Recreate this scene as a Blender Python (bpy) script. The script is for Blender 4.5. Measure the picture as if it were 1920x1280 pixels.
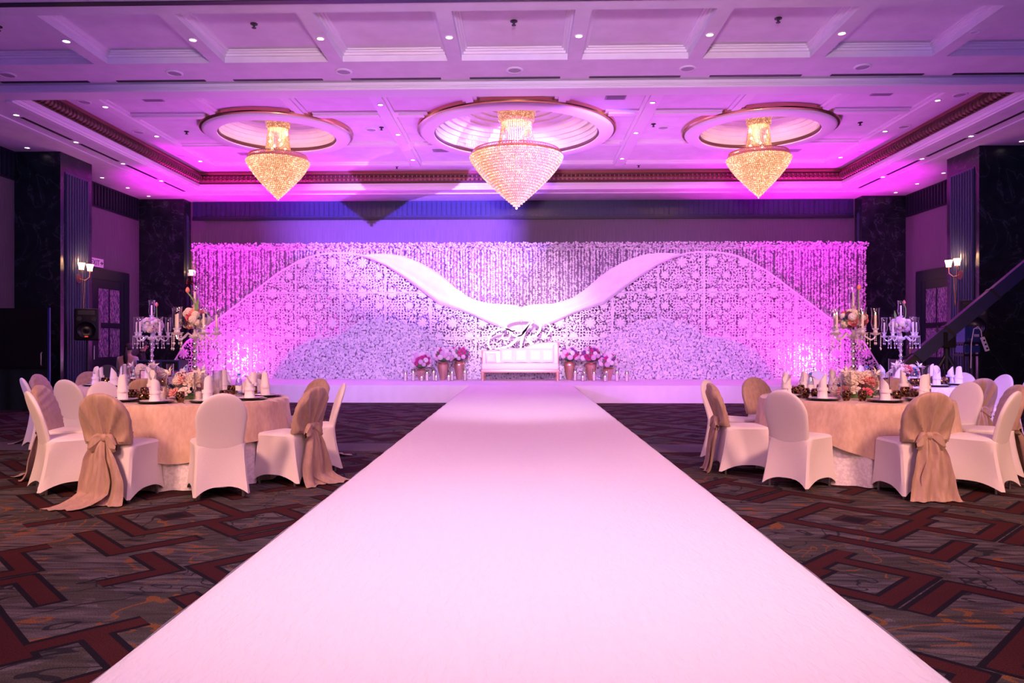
import bpy, bmesh, math, random
import numpy as np
from mathutils import Vector, Matrix
from mathutils.geometry import tessellate_polygon

random.seed(7)
rng = np.random.default_rng(7)
PI = math.pi
scene = bpy.context.scene
for o in list(bpy.data.objects):
    bpy.data.objects.remove(o)
COL = scene.collection

# ------------------------------------------------------------------ camera
cd = bpy.data.cameras.new('camera')
cam = bpy.data.objects.new('camera', cd)
COL.objects.link(cam)
cd.sensor_width = 36.0
cd.lens = 26.25
cd.shift_x = 17 / 1920
cd.shift_y = 6 / 1920
cd.clip_end = 200
cam.location = (0, 0, 1.27)
cam.rotation_euler = (math.radians(90), 0, math.radians(1.4))
scene.camera = cam

# ------------------------------------------------------------------ world, exposure
world = bpy.data.worlds.new('world')
scene.world = world
world.use_nodes = True
bg = world.node_tree.nodes['Background']
bg.inputs[0].default_value = (0.03, 0.05, 0.12, 1)
bg.inputs[1].default_value = 0.3
vs = scene.view_settings
vs.view_transform = 'Standard'
vs.look = 'None'
vs.gamma = 1.0
vs.use_curve_mapping = False
vs.exposure = 0.0

# ------------------------------------------------------------------ lights
def spot(name, loc, target, col, watts, angle, blend=0.6, radius=0.12):
    l = bpy.data.lights.new(name, 'SPOT')
    l.color = col
    l.energy = watts
    l.spot_size = math.radians(angle)
    l.spot_blend = blend
    l.shadow_soft_size = radius
    o = bpy.data.objects.new(name, l)
    COL.objects.link(o)
    o.location = loc
    d = Vector(target) - Vector(loc)
    o.rotation_euler = d.to_track_quat('-Z', 'Y').to_euler()
    return o

def point(name, loc, col, watts, radius=0.1):
    l = bpy.data.lights.new(name, 'POINT')
    l.color = col
    l.energy = watts
    l.shadow_soft_size = radius
    o = bpy.data.objects.new(name, l)
    COL.objects.link(o)
    o.location = loc
    return o

WARM = (1.0, 0.62, 0.50)
PINK = (1.0, 0.55, 0.80)
VIOLET = (0.36, 0.20, 1.0)
MAG = (1.0, 0.06, 0.80)
# stage wash from the hall side, rigged above the picture
spot('stage_spot', (0.0, 6.5, 5.1), (0, 19.6, 2.0), (0.97, 0.58, 1.0), 11500, 20, 1.0)
spot('stage_spot', (-2.0, 6.2, 5.0), (-4.0, 19.2, 1.2), (0.44, 0.23, 1.0), 4800, 36, 1.0)
spot('stage_spot', (2.0, 6.2, 5.0), (4.0, 19.2, 1.2), (0.68, 0.22, 1.0), 4500, 36, 1.0)
# two coloured heads on tall stands at the sides of the hall
spot('violet_head', (8.2, 4.9, 3.1), (-3.0, 21, 4.7), (0.28, 0.10, 1.0), 110000, 19, 0.7, 0.06)
spot('violet_head', (-8.2, 4.9, 3.1), (4.6, 21, 2.2), (0.55, 0.12, 1.0), 3500, 30, 0.8, 0.06)
# magenta uplights on the stage ends
for sx in (-1, 1):
    spot('magenta_uplight', (sx * 8.0, 17.6, 0.7), (sx * 7.4, 20.2, 2.6), (1.0, 0.02, 0.80), 420, 110, 1.0, 0.06)
    spot('magenta_uplight', (sx * 7.3, 19.93, 0.45), (sx * 7.2, 20.32, 2.6), (1.0, 0.02, 0.82), 420, 120, 1.0, 0.05)
    spot('magenta_uplight', (sx * 5.2, 19.93, 0.45), (sx * 5.2, 20.32, 2.2), (1.0, 0.03, 0.85), 200, 120, 1.0, 0.05)
    spot('table_violet', (sx * 9.4, 6.5, 4.6), (sx * 5.0, 9.9, 0.8), (0.36, 0.20, 1.0), 2400 if sx > 0 else 1100, 32, 1.0, 0.06)
    spot('blue_ceiling_fill', (sx * 3.0, 1.0, 1.6), (sx * 7.4, 10.4, 5.6), (0.26, 0.14, 1.0), 1000, 44, 1.0, 0.06)  # added fill that turns the ceiling sides blue, not a fitting of the hall
    spot('magenta_uplight', (sx * 8.6, 17.4, 0.9), (sx * 7.6, 19.4, 5.8), (0.95, 0.005, 0.95), 2400, 70, 1.0, 0.06)
    point('backlight', (sx * 7.65, 19.93, 0.85), (1.0, 0.60, 0.95), 26, 0.05)
    spot('violet_fill', (sx * 4.2, 16.1, 0.5), (sx * 3.9, 15.6, 5.8), (0.80, 0.08, 1.0), 900, 125, 1.0, 0.06)  # added fill for the tray ceiling, no fixture stands here
    spot('blue_fill', (sx * 6.0, 6.0, 4.7), (-sx * 10.0, 16.4, 2.0), (0.10, 0.14, 1.0), 800, 50, 1.0, 0.06)  # added blue fill to tint dark columns and side walls, no real head
spot('table_violet', (2.6, 5.4, 5.1), (5.5, 10.3, 0.8), (0.36, 0.22, 1.0), 1500, 24, 0.9, 0.06)
# the hall's own warm lamps above and behind the camera
for sx in (-1, 1):
    spot('hall_lamp', (sx * 4.6, 1.0, 4.7), (sx * 3.6, 8.0, 0.4), (1.0, 0.47, 0.36), 2000, 62, 1.0, 0.5)
    spot('hall_lamp', (sx * 3.0, -2.5, 4.6), (sx * 2.6, 6.0, 0.4), (1.0, 0.48, 0.42), 1200, 70, 1.0, 0.5)
spot('runway_lamp', (0, 1.6, 5.2), (0, 3.4, 0.4), (1.0, 0.76, 0.80), 760, 62, 1.0, 0.4)
spot('runway_lamp', (0, 6.8, 5.2), (0, 10.5, 0.4), (0.95, 0.68, 0.98), 700, 42, 1.0, 0.4)
point('hall_fill', (0, 4.2, 3.6), (0.90, 0.25, 0.86), 130, 0.6)  # added magenta fill in mid-air, not one of the hall's lamps
spot('ceiling_fill', (0, -2.0, 2.6), (0, 10.2, 5.7), (1.0, 0.64, 0.96), 4600, 56, 1.0, 0.3)  # added fill to brighten the front coffers, not a hall lamp

# ------------------------------------------------------------------ mesh helpers
class MB:
    def __init__(self):
        self.v = []
        self.f = []
    def add(self, vs, fs):
        b = len(self.v)
        self.v.extend([tuple(p) for p in vs])
        self.f.extend([tuple(i + b for i in q) for q in fs])
        return self
    def box(self, x0, x1, y0, y1, z0, z1):
        v = [(x, y, z) for z in (z0, z1) for y in (y0, y1) for x in (x0, x1)]
        return self.add(v, [(0, 2, 3, 1), (4, 5, 7, 6), (0, 1, 5, 4), (2, 6, 7, 3), (0, 4, 6, 2), (1, 3, 7, 5)])
    def cbox(self, c, s):
        return self.box(c[0] - s[0] / 2, c[0] + s[0] / 2, c[1] - s[1] / 2, c[1] + s[1] / 2, c[2] - s[2] / 2, c[2] + s[2] / 2)
    def lathe(self, prof, n=24, c=(0, 0, 0), cap=False, ripple=None):
        vs, fs = [], []
        for (r, z) in prof:
            for k in range(n):
                a = 2 * PI * k / n
                rr = r if ripple is None else r + ripple(a, r, z)
                vs.append((c[0] + rr * math.cos(a), c[1] + rr * math.sin(a), c[2] + z))
        for j in range(len(prof) - 1):
            for k in range(n):
                k2 = (k + 1) % n
                fs.append((j * n + k, j * n + k2, (j + 1) * n + k2, (j + 1) * n + k))
        if cap:
            fs.append(tuple(reversed(range(n))))
            m = (len(prof) - 1) * n
            fs.append(tuple(m + k for k in range(n)))
        return self.add(vs, fs)
    def tube(self, pts, r, n=8, cap=True, flat=None):
        pts = [Vector(p) for p in pts]
        rs = r if isinstance(r, (list, tuple)) else [r] * len(pts)
        vs, fs = [], []
        up = Vector((0, 0, 1))
        prev = None
        for i, p in enumerate(pts):
            d = (pts[min(i + 1, len(pts) - 1)] - pts[max(i - 1, 0)]).normalized()
            if prev is None:
                a = Vector((0, 0, 1)) if abs(d.z) < 0.9 else Vector((0, 1, 0))
                u = d.cross(a).normalized()
            else:
                u = (prev - d * prev.dot(d))
                u = u.normalized() if u.length > 1e-6 else d.orthogonal().normalized()
            prev = u
            w = d.cross(u)
            for k in range(n):
                a = 2 * PI * k / n
                vs.append(p + u * (rs[i] * math.cos(a)) + w * (rs[i] * math.sin(a)))
        for j in range(len(pts) - 1):
            for k in range(n):
                k2 = (k + 1) % n
                fs.append((j * n + k, j * n + k2, (j + 1) * n + k2, (j + 1) * n + k))
        if cap:
            fs.append(tuple(reversed(range(n))))
            m = (len(pts) - 1) * n
            fs.append(tuple(m + k for k in range(n)))
        return self.add(vs, fs)
    def grid(self, fn, nu, nv, closed_u=False):
        vs, fs = [], []
        mu = nu if closed_u else nu + 1
        for j in range(nv + 1):
            for i in range(mu):
                vs.append(fn(i / nu, j / nv))
        for j in range(nv):
            for i in range(nu):
                i2 = (i + 1) % mu
                fs.append((j * mu + i, j * mu + i2, (j + 1) * mu + i2, (j + 1) * mu + i))
        return self.add(vs, fs)
    def sphere(self, c, r, n=12, m=8, sc=(1, 1, 1)):
        prof = []
        vs, fs = [], []
        for j in range(m + 1):
            t = PI * j / m
            for k in range(n):
                a = 2 * PI * k / n
                vs.append((c[0] + r * sc[0] * math.sin(t) * math.cos(a), c[1] + r * sc[1] * math.sin(t) * math.sin(a), c[2] - r * sc[2] * math.cos(t)))
        for j in range(m):
            for k in range(n):
                k2 = (k + 1) % n
                fs.append((j * n + k, j * n + k2, (j + 1) * n + k2, (j + 1) * n + k))
        return self.add(vs, fs)
    def mesh(self, name, mat, smooth=True):
        me = bpy.data.meshes.new(name)
        me.from_pydata(self.v, [], self.f)
        me.validate()
        if smooth:
            me.polygons.foreach_set('use_smooth', [True] * len(me.polygons))
            me.set_sharp_from_angle(angle=math.radians(38))
        if mat is not None:
            me.materials.append(mat)
        me.update()
        return me
    def build(self, name, mat, parent=None, smooth=True, loc=None, rot=None):
        return obj(name, self.mesh(name, mat, smooth), parent, loc, rot)

def obj(name, me, parent=None, loc=None, rot=None):
    o = bpy.data.objects.new(name, me)
    COL.objects.link(o)
    if parent is not None:
        o.parent = parent
    if loc is not None:
        o.location = loc
    if rot is not None:
        o.rotation_euler = rot
    return o

def np_mesh(name, V, F, mat, smooth=False):
    """V (n,3), F (m,k) with constant k"""
    me = bpy.data.meshes.new(name)
    V = np.asarray(V, dtype=np.float32)
    F = np.asarray(F, dtype=np.int32)
    k = F.shape[1]
    me.vertices.add(len(V))
    me.vertices.foreach_set('co', V.ravel())
    me.loops.add(F.size)
    me.loops.foreach_set('vertex_index', F.ravel())
    me.polygons.add(len(F))
    me.polygons.foreach_set('loop_start', np.arange(0, F.size, k, dtype=np.int32))
    if smooth:
        me.polygons.foreach_set('use_smooth', np.ones(len(F), dtype=bool))
    me.update(calc_edges=True)
    me.validate()
    me.materials.append(mat)
    return me

def scatter(BV, BF, P, S, tilt=0.4):
    """copies of a small base shape that faces -Y, spun and tilted at random"""
    n = len(P)
    BV = np.asarray(BV, dtype=float)
    BF = np.asarray(BF)
    r = rng.uniform(0, 2 * PI, n)
    tx = rng.normal(0, tilt, n)
    tz = rng.normal(0, tilt, n)
    x, y, z = BV[:, 0], BV[:, 1], BV[:, 2]
    c, s = np.cos(r)[:, None], np.sin(r)[:, None]
    X = c * x - s * z
    Z = s * x + c * z
    Y = np.broadcast_to(y, X.shape)
    c, s = np.cos(tx)[:, None], np.sin(tx)[:, None]
    Y, Z = c * Y - s * Z, s * Y + c * Z
    c, s = np.cos(tz)[:, None], np.sin(tz)[:, None]
    X, Y = c * X - s * Y, s * X + c * Y
    S = np.broadcast_to(np.asarray(S, dtype=float), (n,))[:, None]
    V = np.stack([X * S, Y * S, Z * S], -1) + np.asarray(P)[:, None, :]
    F = BF[None] + (np.arange(n) * len(BV))[:, None, None]
    return V.reshape(-1, 3), F.reshape(-1, BF.shape[1])

def tag(o, label=None, cat=None, group=None, kind=None):
    if label:
        o['label'] = label
    if cat:
        o['category'] = cat
    if group:
        o['group'] = group
    if kind:
        o['kind'] = kind
    return o

def thing(name, label, cat, loc=(0, 0, 0), rz=0.0, group=None):
    o = obj(name, None, None, loc, (0, 0, rz))
    o.empty_display_size = 0.1
    return tag(o, label, cat, group)

def copy_tree(o, parent=None):
    c = o.copy()
    COL.objects.link(c)
    c.parent = parent
    for ch in o.children:
        copy_tree(ch, c)
    return c

# ------------------------------------------------------------------ material helpers
def nt(m):
    return m.node_tree.nodes, m.node_tree.links

def pbr(name, col, rough=0.6, metal=0.0, spec=0.5, sheen=0.0, emit=None, es=0.0, trans=0.0):
    m = bpy.data.materials.new(name)
    m.use_nodes = True
    b = m.node_tree.nodes['Principled BSDF']
    b.inputs['Base Color'].default_value = (*col, 1)
    b.inputs['Roughness'].default_value = rough
    b.inputs['Metallic'].default_value = metal
    b.inputs['Specular IOR Level'].default_value = spec
    b.inputs['Sheen Weight'].default_value = sheen
    b.inputs['Transmission Weight'].default_value = trans
    if emit:
        b.inputs['Emission Color'].default_value = (*emit, 1)
        b.inputs['Emission Strength'].default_value = es
    return m

def noise_col(m, c0, c1, scale=(10, 10, 10), detail=4, lo=0.35, hi=0.65, bump=0.0, coord='Object'):
    N, L = nt(m)
    b = N['Principled BSDF']
    tc = N.new('ShaderNodeTexCoord')
    mp = N.new('ShaderNodeMapping')
    mp.inputs['Scale'].default_value = scale
    tx = N.new('ShaderNodeTexNoise')
    tx.inputs['Scale'].default_value = 1.0
    tx.inputs['Detail'].default_value = detail
    cr = N.new('ShaderNodeValToRGB')
    cr.color_ramp.elements[0].position = lo
    cr.color_ramp.elements[1].position = hi
    cr.color_ramp.elements[0].color = (*c0, 1)
    cr.color_ramp.elements[1].color = (*c1, 1)
    L.new(tc.outputs[coord], mp.inputs[0])
    L.new(mp.outputs[0], tx.inputs['Vector'])
    L.new(tx.outputs['Fac'], cr.inputs[0])
    L.new(cr.outputs[0], b.inputs['Base Color'])
    if bump:
        bp = N.new('ShaderNodeBump')
        bp.inputs['Strength'].default_value = bump
        bp.inputs['Distance'].default_value = 0.01
        L.new(tx.outputs['Fac'], bp.inputs['Height'])
        L.new(bp.outputs[0], b.inputs['Normal'])
    return m

def thin_glass(name, tint=(1, 1, 1), amount=0.12):
    m = bpy.data.materials.new(name)
    m.use_nodes = True
    N, L = nt(m)
    N.clear()
    out = N.new('ShaderNodeOutputMaterial')
    mx = N.new('ShaderNodeMixShader')
    tr = N.new('ShaderNodeBsdfTransparent')
    tr.inputs[0].default_value = (*tint, 1)
    gl = N.new('ShaderNodeBsdfGlossy')
    gl.inputs['Roughness'].default_value = 0.06
    lw = N.new('ShaderNodeLayerWeight')
    lw.inputs[0].default_value = 0.35
    mt = N.new('ShaderNodeMath')
    mt.operation = 'MULTIPLY_ADD'
    mt.inputs[1].default_value = 0.85
    mt.inputs[2].default_value = amount * 0.4
    L.new(lw.outputs['Facing'], mt.inputs[0])
    L.new(mt.outputs[0], mx.inputs[0])
    L.new(tr.outputs[0], mx.inputs[1])
    L.new(gl.outputs[0], mx.inputs[2])
    L.new(mx.outputs[0], out.inputs[0])
    return m

M = {}
M['plaster'] = noise_col(pbr('ceiling_plaster', (0.75, 0.72, 0.74), 0.7), (0.72, 0.69, 0.71), (0.79, 0.76, 0.78), (3, 3, 3))
M['plaster2'] = pbr('ceiling_moulding', (0.82, 0.79, 0.80), 0.5)
M['wallpaper'] = noise_col(pbr('wallpaper', (0.2, 0.16, 0.2), 0.75), (0.12, 0.10, 0.13), (0.17, 0.14, 0.175), (60, 60, 1.5), 3, 0.3, 0.7)
M['navy'] = pbr('dark_painted_timber', (0.012, 0.015, 0.03), 0.45)
M['flute'] = pbr('dark_blue_fluting', (0.03, 0.04, 0.10), 0.32)
M['bronze'] = pbr('bronze_moulding', (0.16, 0.085, 0.06), 0.38, 0.75)
M['bronze_red'] = pbr('reddish_bronze_trim', (0.35, 0.12, 0.10), 0.35, 0.6)
M['gold'] = pbr('brass', (0.75, 0.48, 0.24), 0.25, 1.0)
M['black'] = pbr('black_plastic', (0.012, 0.012, 0.015), 0.5)
M['black_shiny'] = pbr('black_gloss', (0.01, 0.01, 0.012), 0.22)
M['steel'] = pbr('brushed_steel', (0.55, 0.55, 0.58), 0.3, 1.0)
M['chrome'] = pbr('chrome', (0.85, 0.85, 0.9), 0.08, 1.0)
M['crystal'] = pbr('crystal_glass', (0.92, 0.92, 0.97), 0.05, 0.35, 1.0)
M['glass'] = thin_glass('clear_glass')
M['white_fabric'] = noise_col(pbr('white_stretch_fabric', (0.8, 0.76, 0.73), 0.85, sheen=0.2), (0.76, 0.71, 0.68), (0.82, 0.78, 0.75), (260, 260, 260), 2)
M['champagne'] = noise_col(pbr('champagne_organza', (0.42, 0.28, 0.21), 0.62, sheen=0.3), (0.38, 0.25, 0.18), (0.46, 0.31, 0.23), (40, 40, 8), 3)
M['overlay'] = noise_col(pbr('champagne_table_overlay', (0.62, 0.44, 0.31), 0.7, sheen=0.3), (0.58, 0.40, 0.28), (0.68, 0.50, 0.37), (30, 30, 14), 4)
M['damask'] = noise_col(pbr('white_damask', (0.8, 0.77, 0.78), 0.7), (0.72, 0.68, 0.70), (0.86, 0.83, 0.84), (40, 40, 40), 3, 0.42, 0.58, 0.25)
M['napkin'] = pbr('white_napkin', (0.86, 0.83, 0.83), 0.8)
M['china'] = pbr('white_china', (0.85, 0.83, 0.83), 0.2)
M['wax'] = pbr('ivory_wax', (0.9, 0.84, 0.76), 0.5)
M['flame'] = pbr('candle_flame', (1, 0.8, 0.4), 0.5, emit=(1.0, 0.72, 0.35), es=14)
M['stage_cloth'] = noise_col(pbr('stage_skirt_cloth', (0.8, 0.76, 0.82), 0.8), (0.78, 0.74, 0.80), (0.83, 0.79, 0.85), (2, 2, 2))
M['petal'] = noise_col(pbr('white_silk_petals', (0.8, 0.76, 0.80), 0.75), (0.70, 0.64, 0.70), (0.88, 0.85, 0.88), (9, 9, 9), 3)
M['petal_mound'] = noise_col(pbr('cream_silk_petals', (0.74, 0.72, 0.80), 0.75), (0.62, 0.60, 0.70), (0.84, 0.82, 0.87), (11, 11, 11), 3)
M['moss'] = pbr('dark_foliage_backing', (0.24, 0.20, 0.30), 0.9)
M['drape'] = noise_col(pbr('backdrop_drape', (0.30, 0.22, 0.32), 0.9), (0.25, 0.18, 0.27), (0.35, 0.26, 0.37), (8, 8, 0.5))
M['lace'] = pbr('white_cutwork_board', (0.80, 0.77, 0.83), 0.6)
M['lace_relief'] = pbr('white_relief_petals', (0.86, 0.83, 0.88), 0.55)
M['swoosh'] = noise_col(pbr('white_stretched_cloth', (0.84, 0.81, 0.86), 0.8), (0.81, 0.78, 0.83), (0.87, 0.84, 0.88), (5, 5, 5))
M['white_gloss'] = pbr('white_gloss_board', (0.9, 0.88, 0.9), 0.3)
M['sofa'] = pbr('ivory_upholstery', (0.86, 0.82, 0.80), 0.7, sheen=0.2)
M['sofa_wood'] = pbr('rose_gold_wood', (0.80, 0.50, 0.40), 0.35, 0.4)
M['cushion'] = pbr('blush_satin_cushion', (0.80, 0.68, 0.70), 0.45, sheen=0.3)
M['copper'] = noise_col(pbr('copper_urn', (0.68, 0.42, 0.32), 0.28, 0.8), (0.58, 0.33, 0.24), (0.78, 0.52, 0.42), (6, 6, 2))
M['leaf'] = pbr('green_leaf', (0.10, 0.22, 0.08), 0.5)
M['stem'] = pbr('green_stem', (0.16, 0.30, 0.10), 0.5)
FC = {'rose': (0.75, 0.14, 0.20), 'blush': (0.85, 0.38, 0.34), 'cream': (0.85, 0.78, 0.66), 'plum': (0.22, 0.05, 0.14),
      'blue': (0.03, 0.06, 0.22), 'magenta': (0.60, 0.04, 0.30), 'violet': (0.30, 0.08, 0.42), 'lilac': (0.75, 0.50, 0.72), 'white': (0.85, 0.82, 0.84), 'coral': (0.85, 0.25, 0.20)}
for k, c in FC.items():
    M['fl_' + k] = noise_col(pbr('petals_' + k, c, 0.6, sheen=0.2), tuple(x * 0.75 for x in c), tuple(min(1, x * 1.15) for x in c), (40, 40, 40), 2)
M['bottle'] = thin_glass('clear_blue_plastic', (0.82, 0.92, 1.0), 0.3)
M['bluecap'] = pbr('blue_bottle_cap', (0.05, 0.20, 0.60), 0.4)
M['skin'] = pbr('skin', (0.50, 0.28, 0.20), 0.55)
M['hair'] = pbr('black_hair', (0.01, 0.008, 0.008), 0.4)
M['shirt_white'] = pbr('white_shirt', (0.75, 0.72, 0.78), 0.8)
M['vest'] = pbr('cream_vest', (0.75, 0.52, 0.38), 0.8)
M['cloth_black'] = pbr('black_cloth', (0.014, 0.012, 0.016), 0.85)
M['trousers'] = pbr('dark_trousers', (0.02, 0.02, 0.03), 0.85)
M['signwhite'] = pbr('white_sign_face', (0.85, 0.85, 0.85), 0.4)
M['signink'] = pbr('dark_sign_ink', (0.02, 0.04, 0.05), 0.5)
M['lampglass'] = pbr('lit_lamp_glass', (1, 0.8, 0.55), 0.4, emit=(1.0, 0.52, 0.28), es=7.0)
M['downlight'] = pbr('lit_downlight_lens', (1, 0.9, 0.8), 0.4, emit=(1.0, 0.85, 0.78), es=9.0)
M['downlight_off'] = pbr('unlit_downlight_lens', (0.6, 0.55, 0.6), 0.3)
M['red_led'] = pbr('red_led', (0.8, 0.05, 0.02), 0.4, emit=(1.0, 0.08, 0.03), es=0.8)
M['blue_case'] = pbr('blue_painted_metal', (0.04, 0.08, 0.30), 0.4)
M['jib'] = pbr('dark_blue_jib_paint', (0.016, 0.022, 0.075), 0.5)
M['screen'] = pbr('dark_screen', (0.008, 0.008, 0.01), 0.3)
M['dimgreen'] = pbr('dark_green_cloth', (0.02, 0.045, 0.035), 0.9)
M['pinkcloth'] = pbr('magenta_cloth', (0.6, 0.08, 0.4), 0.8)
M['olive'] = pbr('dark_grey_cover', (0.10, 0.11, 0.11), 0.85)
M['grill'] = pbr('grey_grille', (0.35, 0.33, 0.36), 0.6)

def m_marble():
    m = pbr('dark_green_marble', (0.02, 0.03, 0.03), 0.28)
    N, L = nt(m)
    b = N['Principled BSDF']
    tc = N.new('ShaderNodeTexCoord')
    n1 = N.new('ShaderNodeTexNoise')
    n1.inputs['Scale'].default_value = 1.1
    n1.inputs['Detail'].default_value = 8
    n1.inputs['Distortion'].default_value = 1.6
    n2 = N.new('ShaderNodeTexNoise')
    n2.inputs['Scale'].default_value = 5
    n2.inputs['Detail'].default_value = 6
    L.new(tc.outputs['Object'], n1.inputs['Vector'])
    L.new(tc.outputs['Object'], n2.inputs['Vector'])
    sb = N.new('ShaderNodeMath'); sb.operation = 'SUBTRACT'; sb.inputs[1].default_value = 0.5
    ab = N.new('ShaderNodeMath'); ab.operation = 'ABSOLUTE'
    L.new(n1.outputs['Fac'], sb.inputs[0]); L.new(sb.outputs[0], ab.inputs[0])
    cr = N.new('ShaderNodeValToRGB')
    cr.color_ramp.elements[0].position = 0.0
    cr.color_ramp.elements[0].color = (0.07, 0.09, 0.09, 1)
    cr.color_ramp.elements[1].position = 0.012
    cr.color_ramp.elements[1].color = (0, 0, 0, 1)
    L.new(ab.outputs[0], cr.inputs[0])
    c2 = N.new('ShaderNodeValToRGB')
    c2.color_ramp.elements[0].position = 0.35
    c2.color_ramp.elements[0].color = (0.005, 0.012, 0.012, 1)
    c2.color_ramp.elements[1].position = 0.8
    c2.color_ramp.elements[1].color = (0.017, 0.034, 0.034, 1)
    L.new(n2.outputs['Fac'], c2.inputs[0])
    ad = N.new('ShaderNodeMix'); ad.data_type = 'RGBA'; ad.blend_type = 'ADD'
    ad.inputs[0].default_value = 0.8
    L.new(c2.outputs[0], ad.inputs[6]); L.new(cr.outputs[0], ad.inputs[7])
    L.new(ad.outputs[2], b.inputs['Base Color'])
    return m
M['marble'] = m_marble()

def m_frosted():
    m = pbr('mottled_door_glass', (0.4, 0.3, 0.4), 0.35)
    noise_col(m, (0.06, 0.05, 0.12), (0.50, 0.32, 0.50), (40, 40, 14), 3, 0.45, 0.62)
    return m
M['frosted'] = m_frosted()

def m_votive():
    m = pbr('amber_mosaic_glass', (0.3, 0.15, 0.05), 0.12, 0.85)
    N, L = nt(m)
    b = N['Principled BSDF']
    tc = N.new('ShaderNodeTexCoord')
    v = N.new('ShaderNodeTexVoronoi')
    v.inputs['Scale'].default_value = 55
    cr = N.new('ShaderNodeValToRGB')
    e = cr.color_ramp.elements
    e[0].position = 0.25; e[0].color = (0.025, 0.012, 0.012, 1)
    e[1].position = 0.95; e[1].color = (0.50, 0.27, 0.13, 1)
    L.new(tc.outputs['Object'], v.inputs['Vector'])
    L.new(v.outputs['Color'], cr.inputs[0])
    L.new(cr.outputs[0], b.inputs['Base Color'])
    bp = N.new('ShaderNodeBump'); bp.inputs['Strength'].default_value = 0.6; bp.inputs['Distance'].default_value = 0.01
    L.new(v.outputs['Distance'], bp.inputs['Height']); L.new(bp.outputs[0], b.inputs['Normal'])
    return m
M['votive'] = m_votive()

def m_lit_crystal(name, lo, hi, es):  # bulb glow and random sparkle put into the crystals' own emission
    m = pbr(name, (0.35, 0.18, 0.09), 0.15)
    N, L = nt(m)
    b = N['Principled BSDF']
    tc = N.new('ShaderNodeTexCoord')
    v = N.new('ShaderNodeTexVoronoi'); v.inputs['Scale'].default_value = 52
    n = N.new('ShaderNodeTexNoise'); n.inputs['Scale'].default_value = 3.0; n.inputs['Detail'].default_value = 4
    L.new(tc.outputs['Object'], v.inputs['Vector']); L.new(tc.outputs['Object'], n.inputs['Vector'])
    sp = N.new('ShaderNodeSeparateColor')
    L.new(v.outputs['Color'], sp.inputs[0])
    mt = N.new('ShaderNodeMath'); mt.operation = 'POWER'; mt.inputs[1].default_value = 3.0
    L.new(sp.outputs[0], mt.inputs[0])
    mu = N.new('ShaderNodeMath'); mu.operation = 'MULTIPLY'
    L.new(mt.outputs[0], mu.inputs[0]); L.new(n.outputs['Fac'], mu.inputs[1])
    ml = N.new('ShaderNodeMath'); ml.operation = 'MULTIPLY_ADD'
    ml.inputs[1].default_value = es * 1.9; ml.inputs[2].default_value = es * 0.42
    L.new(mu.outputs[0], ml.inputs[0])
    cr = N.new('ShaderNodeValToRGB')
    cr.color_ramp.elements[0].position = 0.05; cr.color_ramp.elements[0].color = (*lo, 1)
    cr.color_ramp.elements[1].position = 0.35; cr.color_ramp.elements[1].color = (*hi, 1)
    L.new(mu.outputs[0], cr.inputs[0])
    L.new(cr.outputs[0], b.inputs['Emission Color'])
    L.new(ml.outputs[0], b.inputs['Emission Strength'])
    return m
M['lit_crystal'] = m_lit_crystal('lit_crystal_beads', (1.0, 0.50, 0.26), (1.0, 0.76, 0.48), 1.5)
M['lit_strands'] = m_lit_crystal('lit_crystal_strands', (1.0, 0.34, 0.16), (1.0, 0.62, 0.34), 0.8)
M['lit_basket'] = m_lit_crystal('lit_crystal_rows', (1.0, 0.38, 0.15), (1.0, 0.62, 0.30), 0.75)
M['bulb'] = pbr('chandelier_bulb', (1, 0.9, 0.7), 0.4, emit=(1.0, 0.70, 0.40), es=9)

def m_runway():
    m = pbr('runway_cloth', (0.86, 0.82, 0.84), 0.75)
    N, L = nt(m)
    b = N['Principled BSDF']
    tc = N.new('ShaderNodeTexCoord')
    mp = N.new('ShaderNodeMapping'); mp.inputs['Scale'].default_value = (16, 5.5, 1)
    mp.inputs['Rotation'].default_value = (0, 0, 0.25)
    n = N.new('ShaderNodeTexNoise'); n.inputs['Scale'].default_value = 2.2; n.inputs['Detail'].default_value = 5; n.inputs['Distortion'].default_value = 0.8
    L.new(tc.outputs['Object'], mp.inputs[0]); L.new(mp.outputs[0], n.inputs['Vector'])
    w = N.new('ShaderNodeTexWave'); w.inputs['Scale'].default_value = 1.1; w.inputs['Distortion'].default_value = 5; w.inputs['Detail'].default_value = 2
    w.bands_direction = 'Y'
    L.new(tc.outputs['Object'], w.inputs['Vector'])
    mx = N.new('ShaderNodeMath'); mx.operation = 'MULTIPLY_ADD'; mx.inputs[1].default_value = 0.10
    L.new(w.outputs['Fac'], mx.inputs[0]); L.new(n.outputs['Fac'], mx.inputs[2])
    bp = N.new('ShaderNodeBump'); bp.inputs['Strength'].default_value = 0.5; bp.inputs['Distance'].default_value = 0.02
    L.new(mx.outputs[0], bp.inputs['Height']); L.new(bp.outputs[0], b.inputs['Normal'])
    return m
M['runway'] = m_runway()

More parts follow.
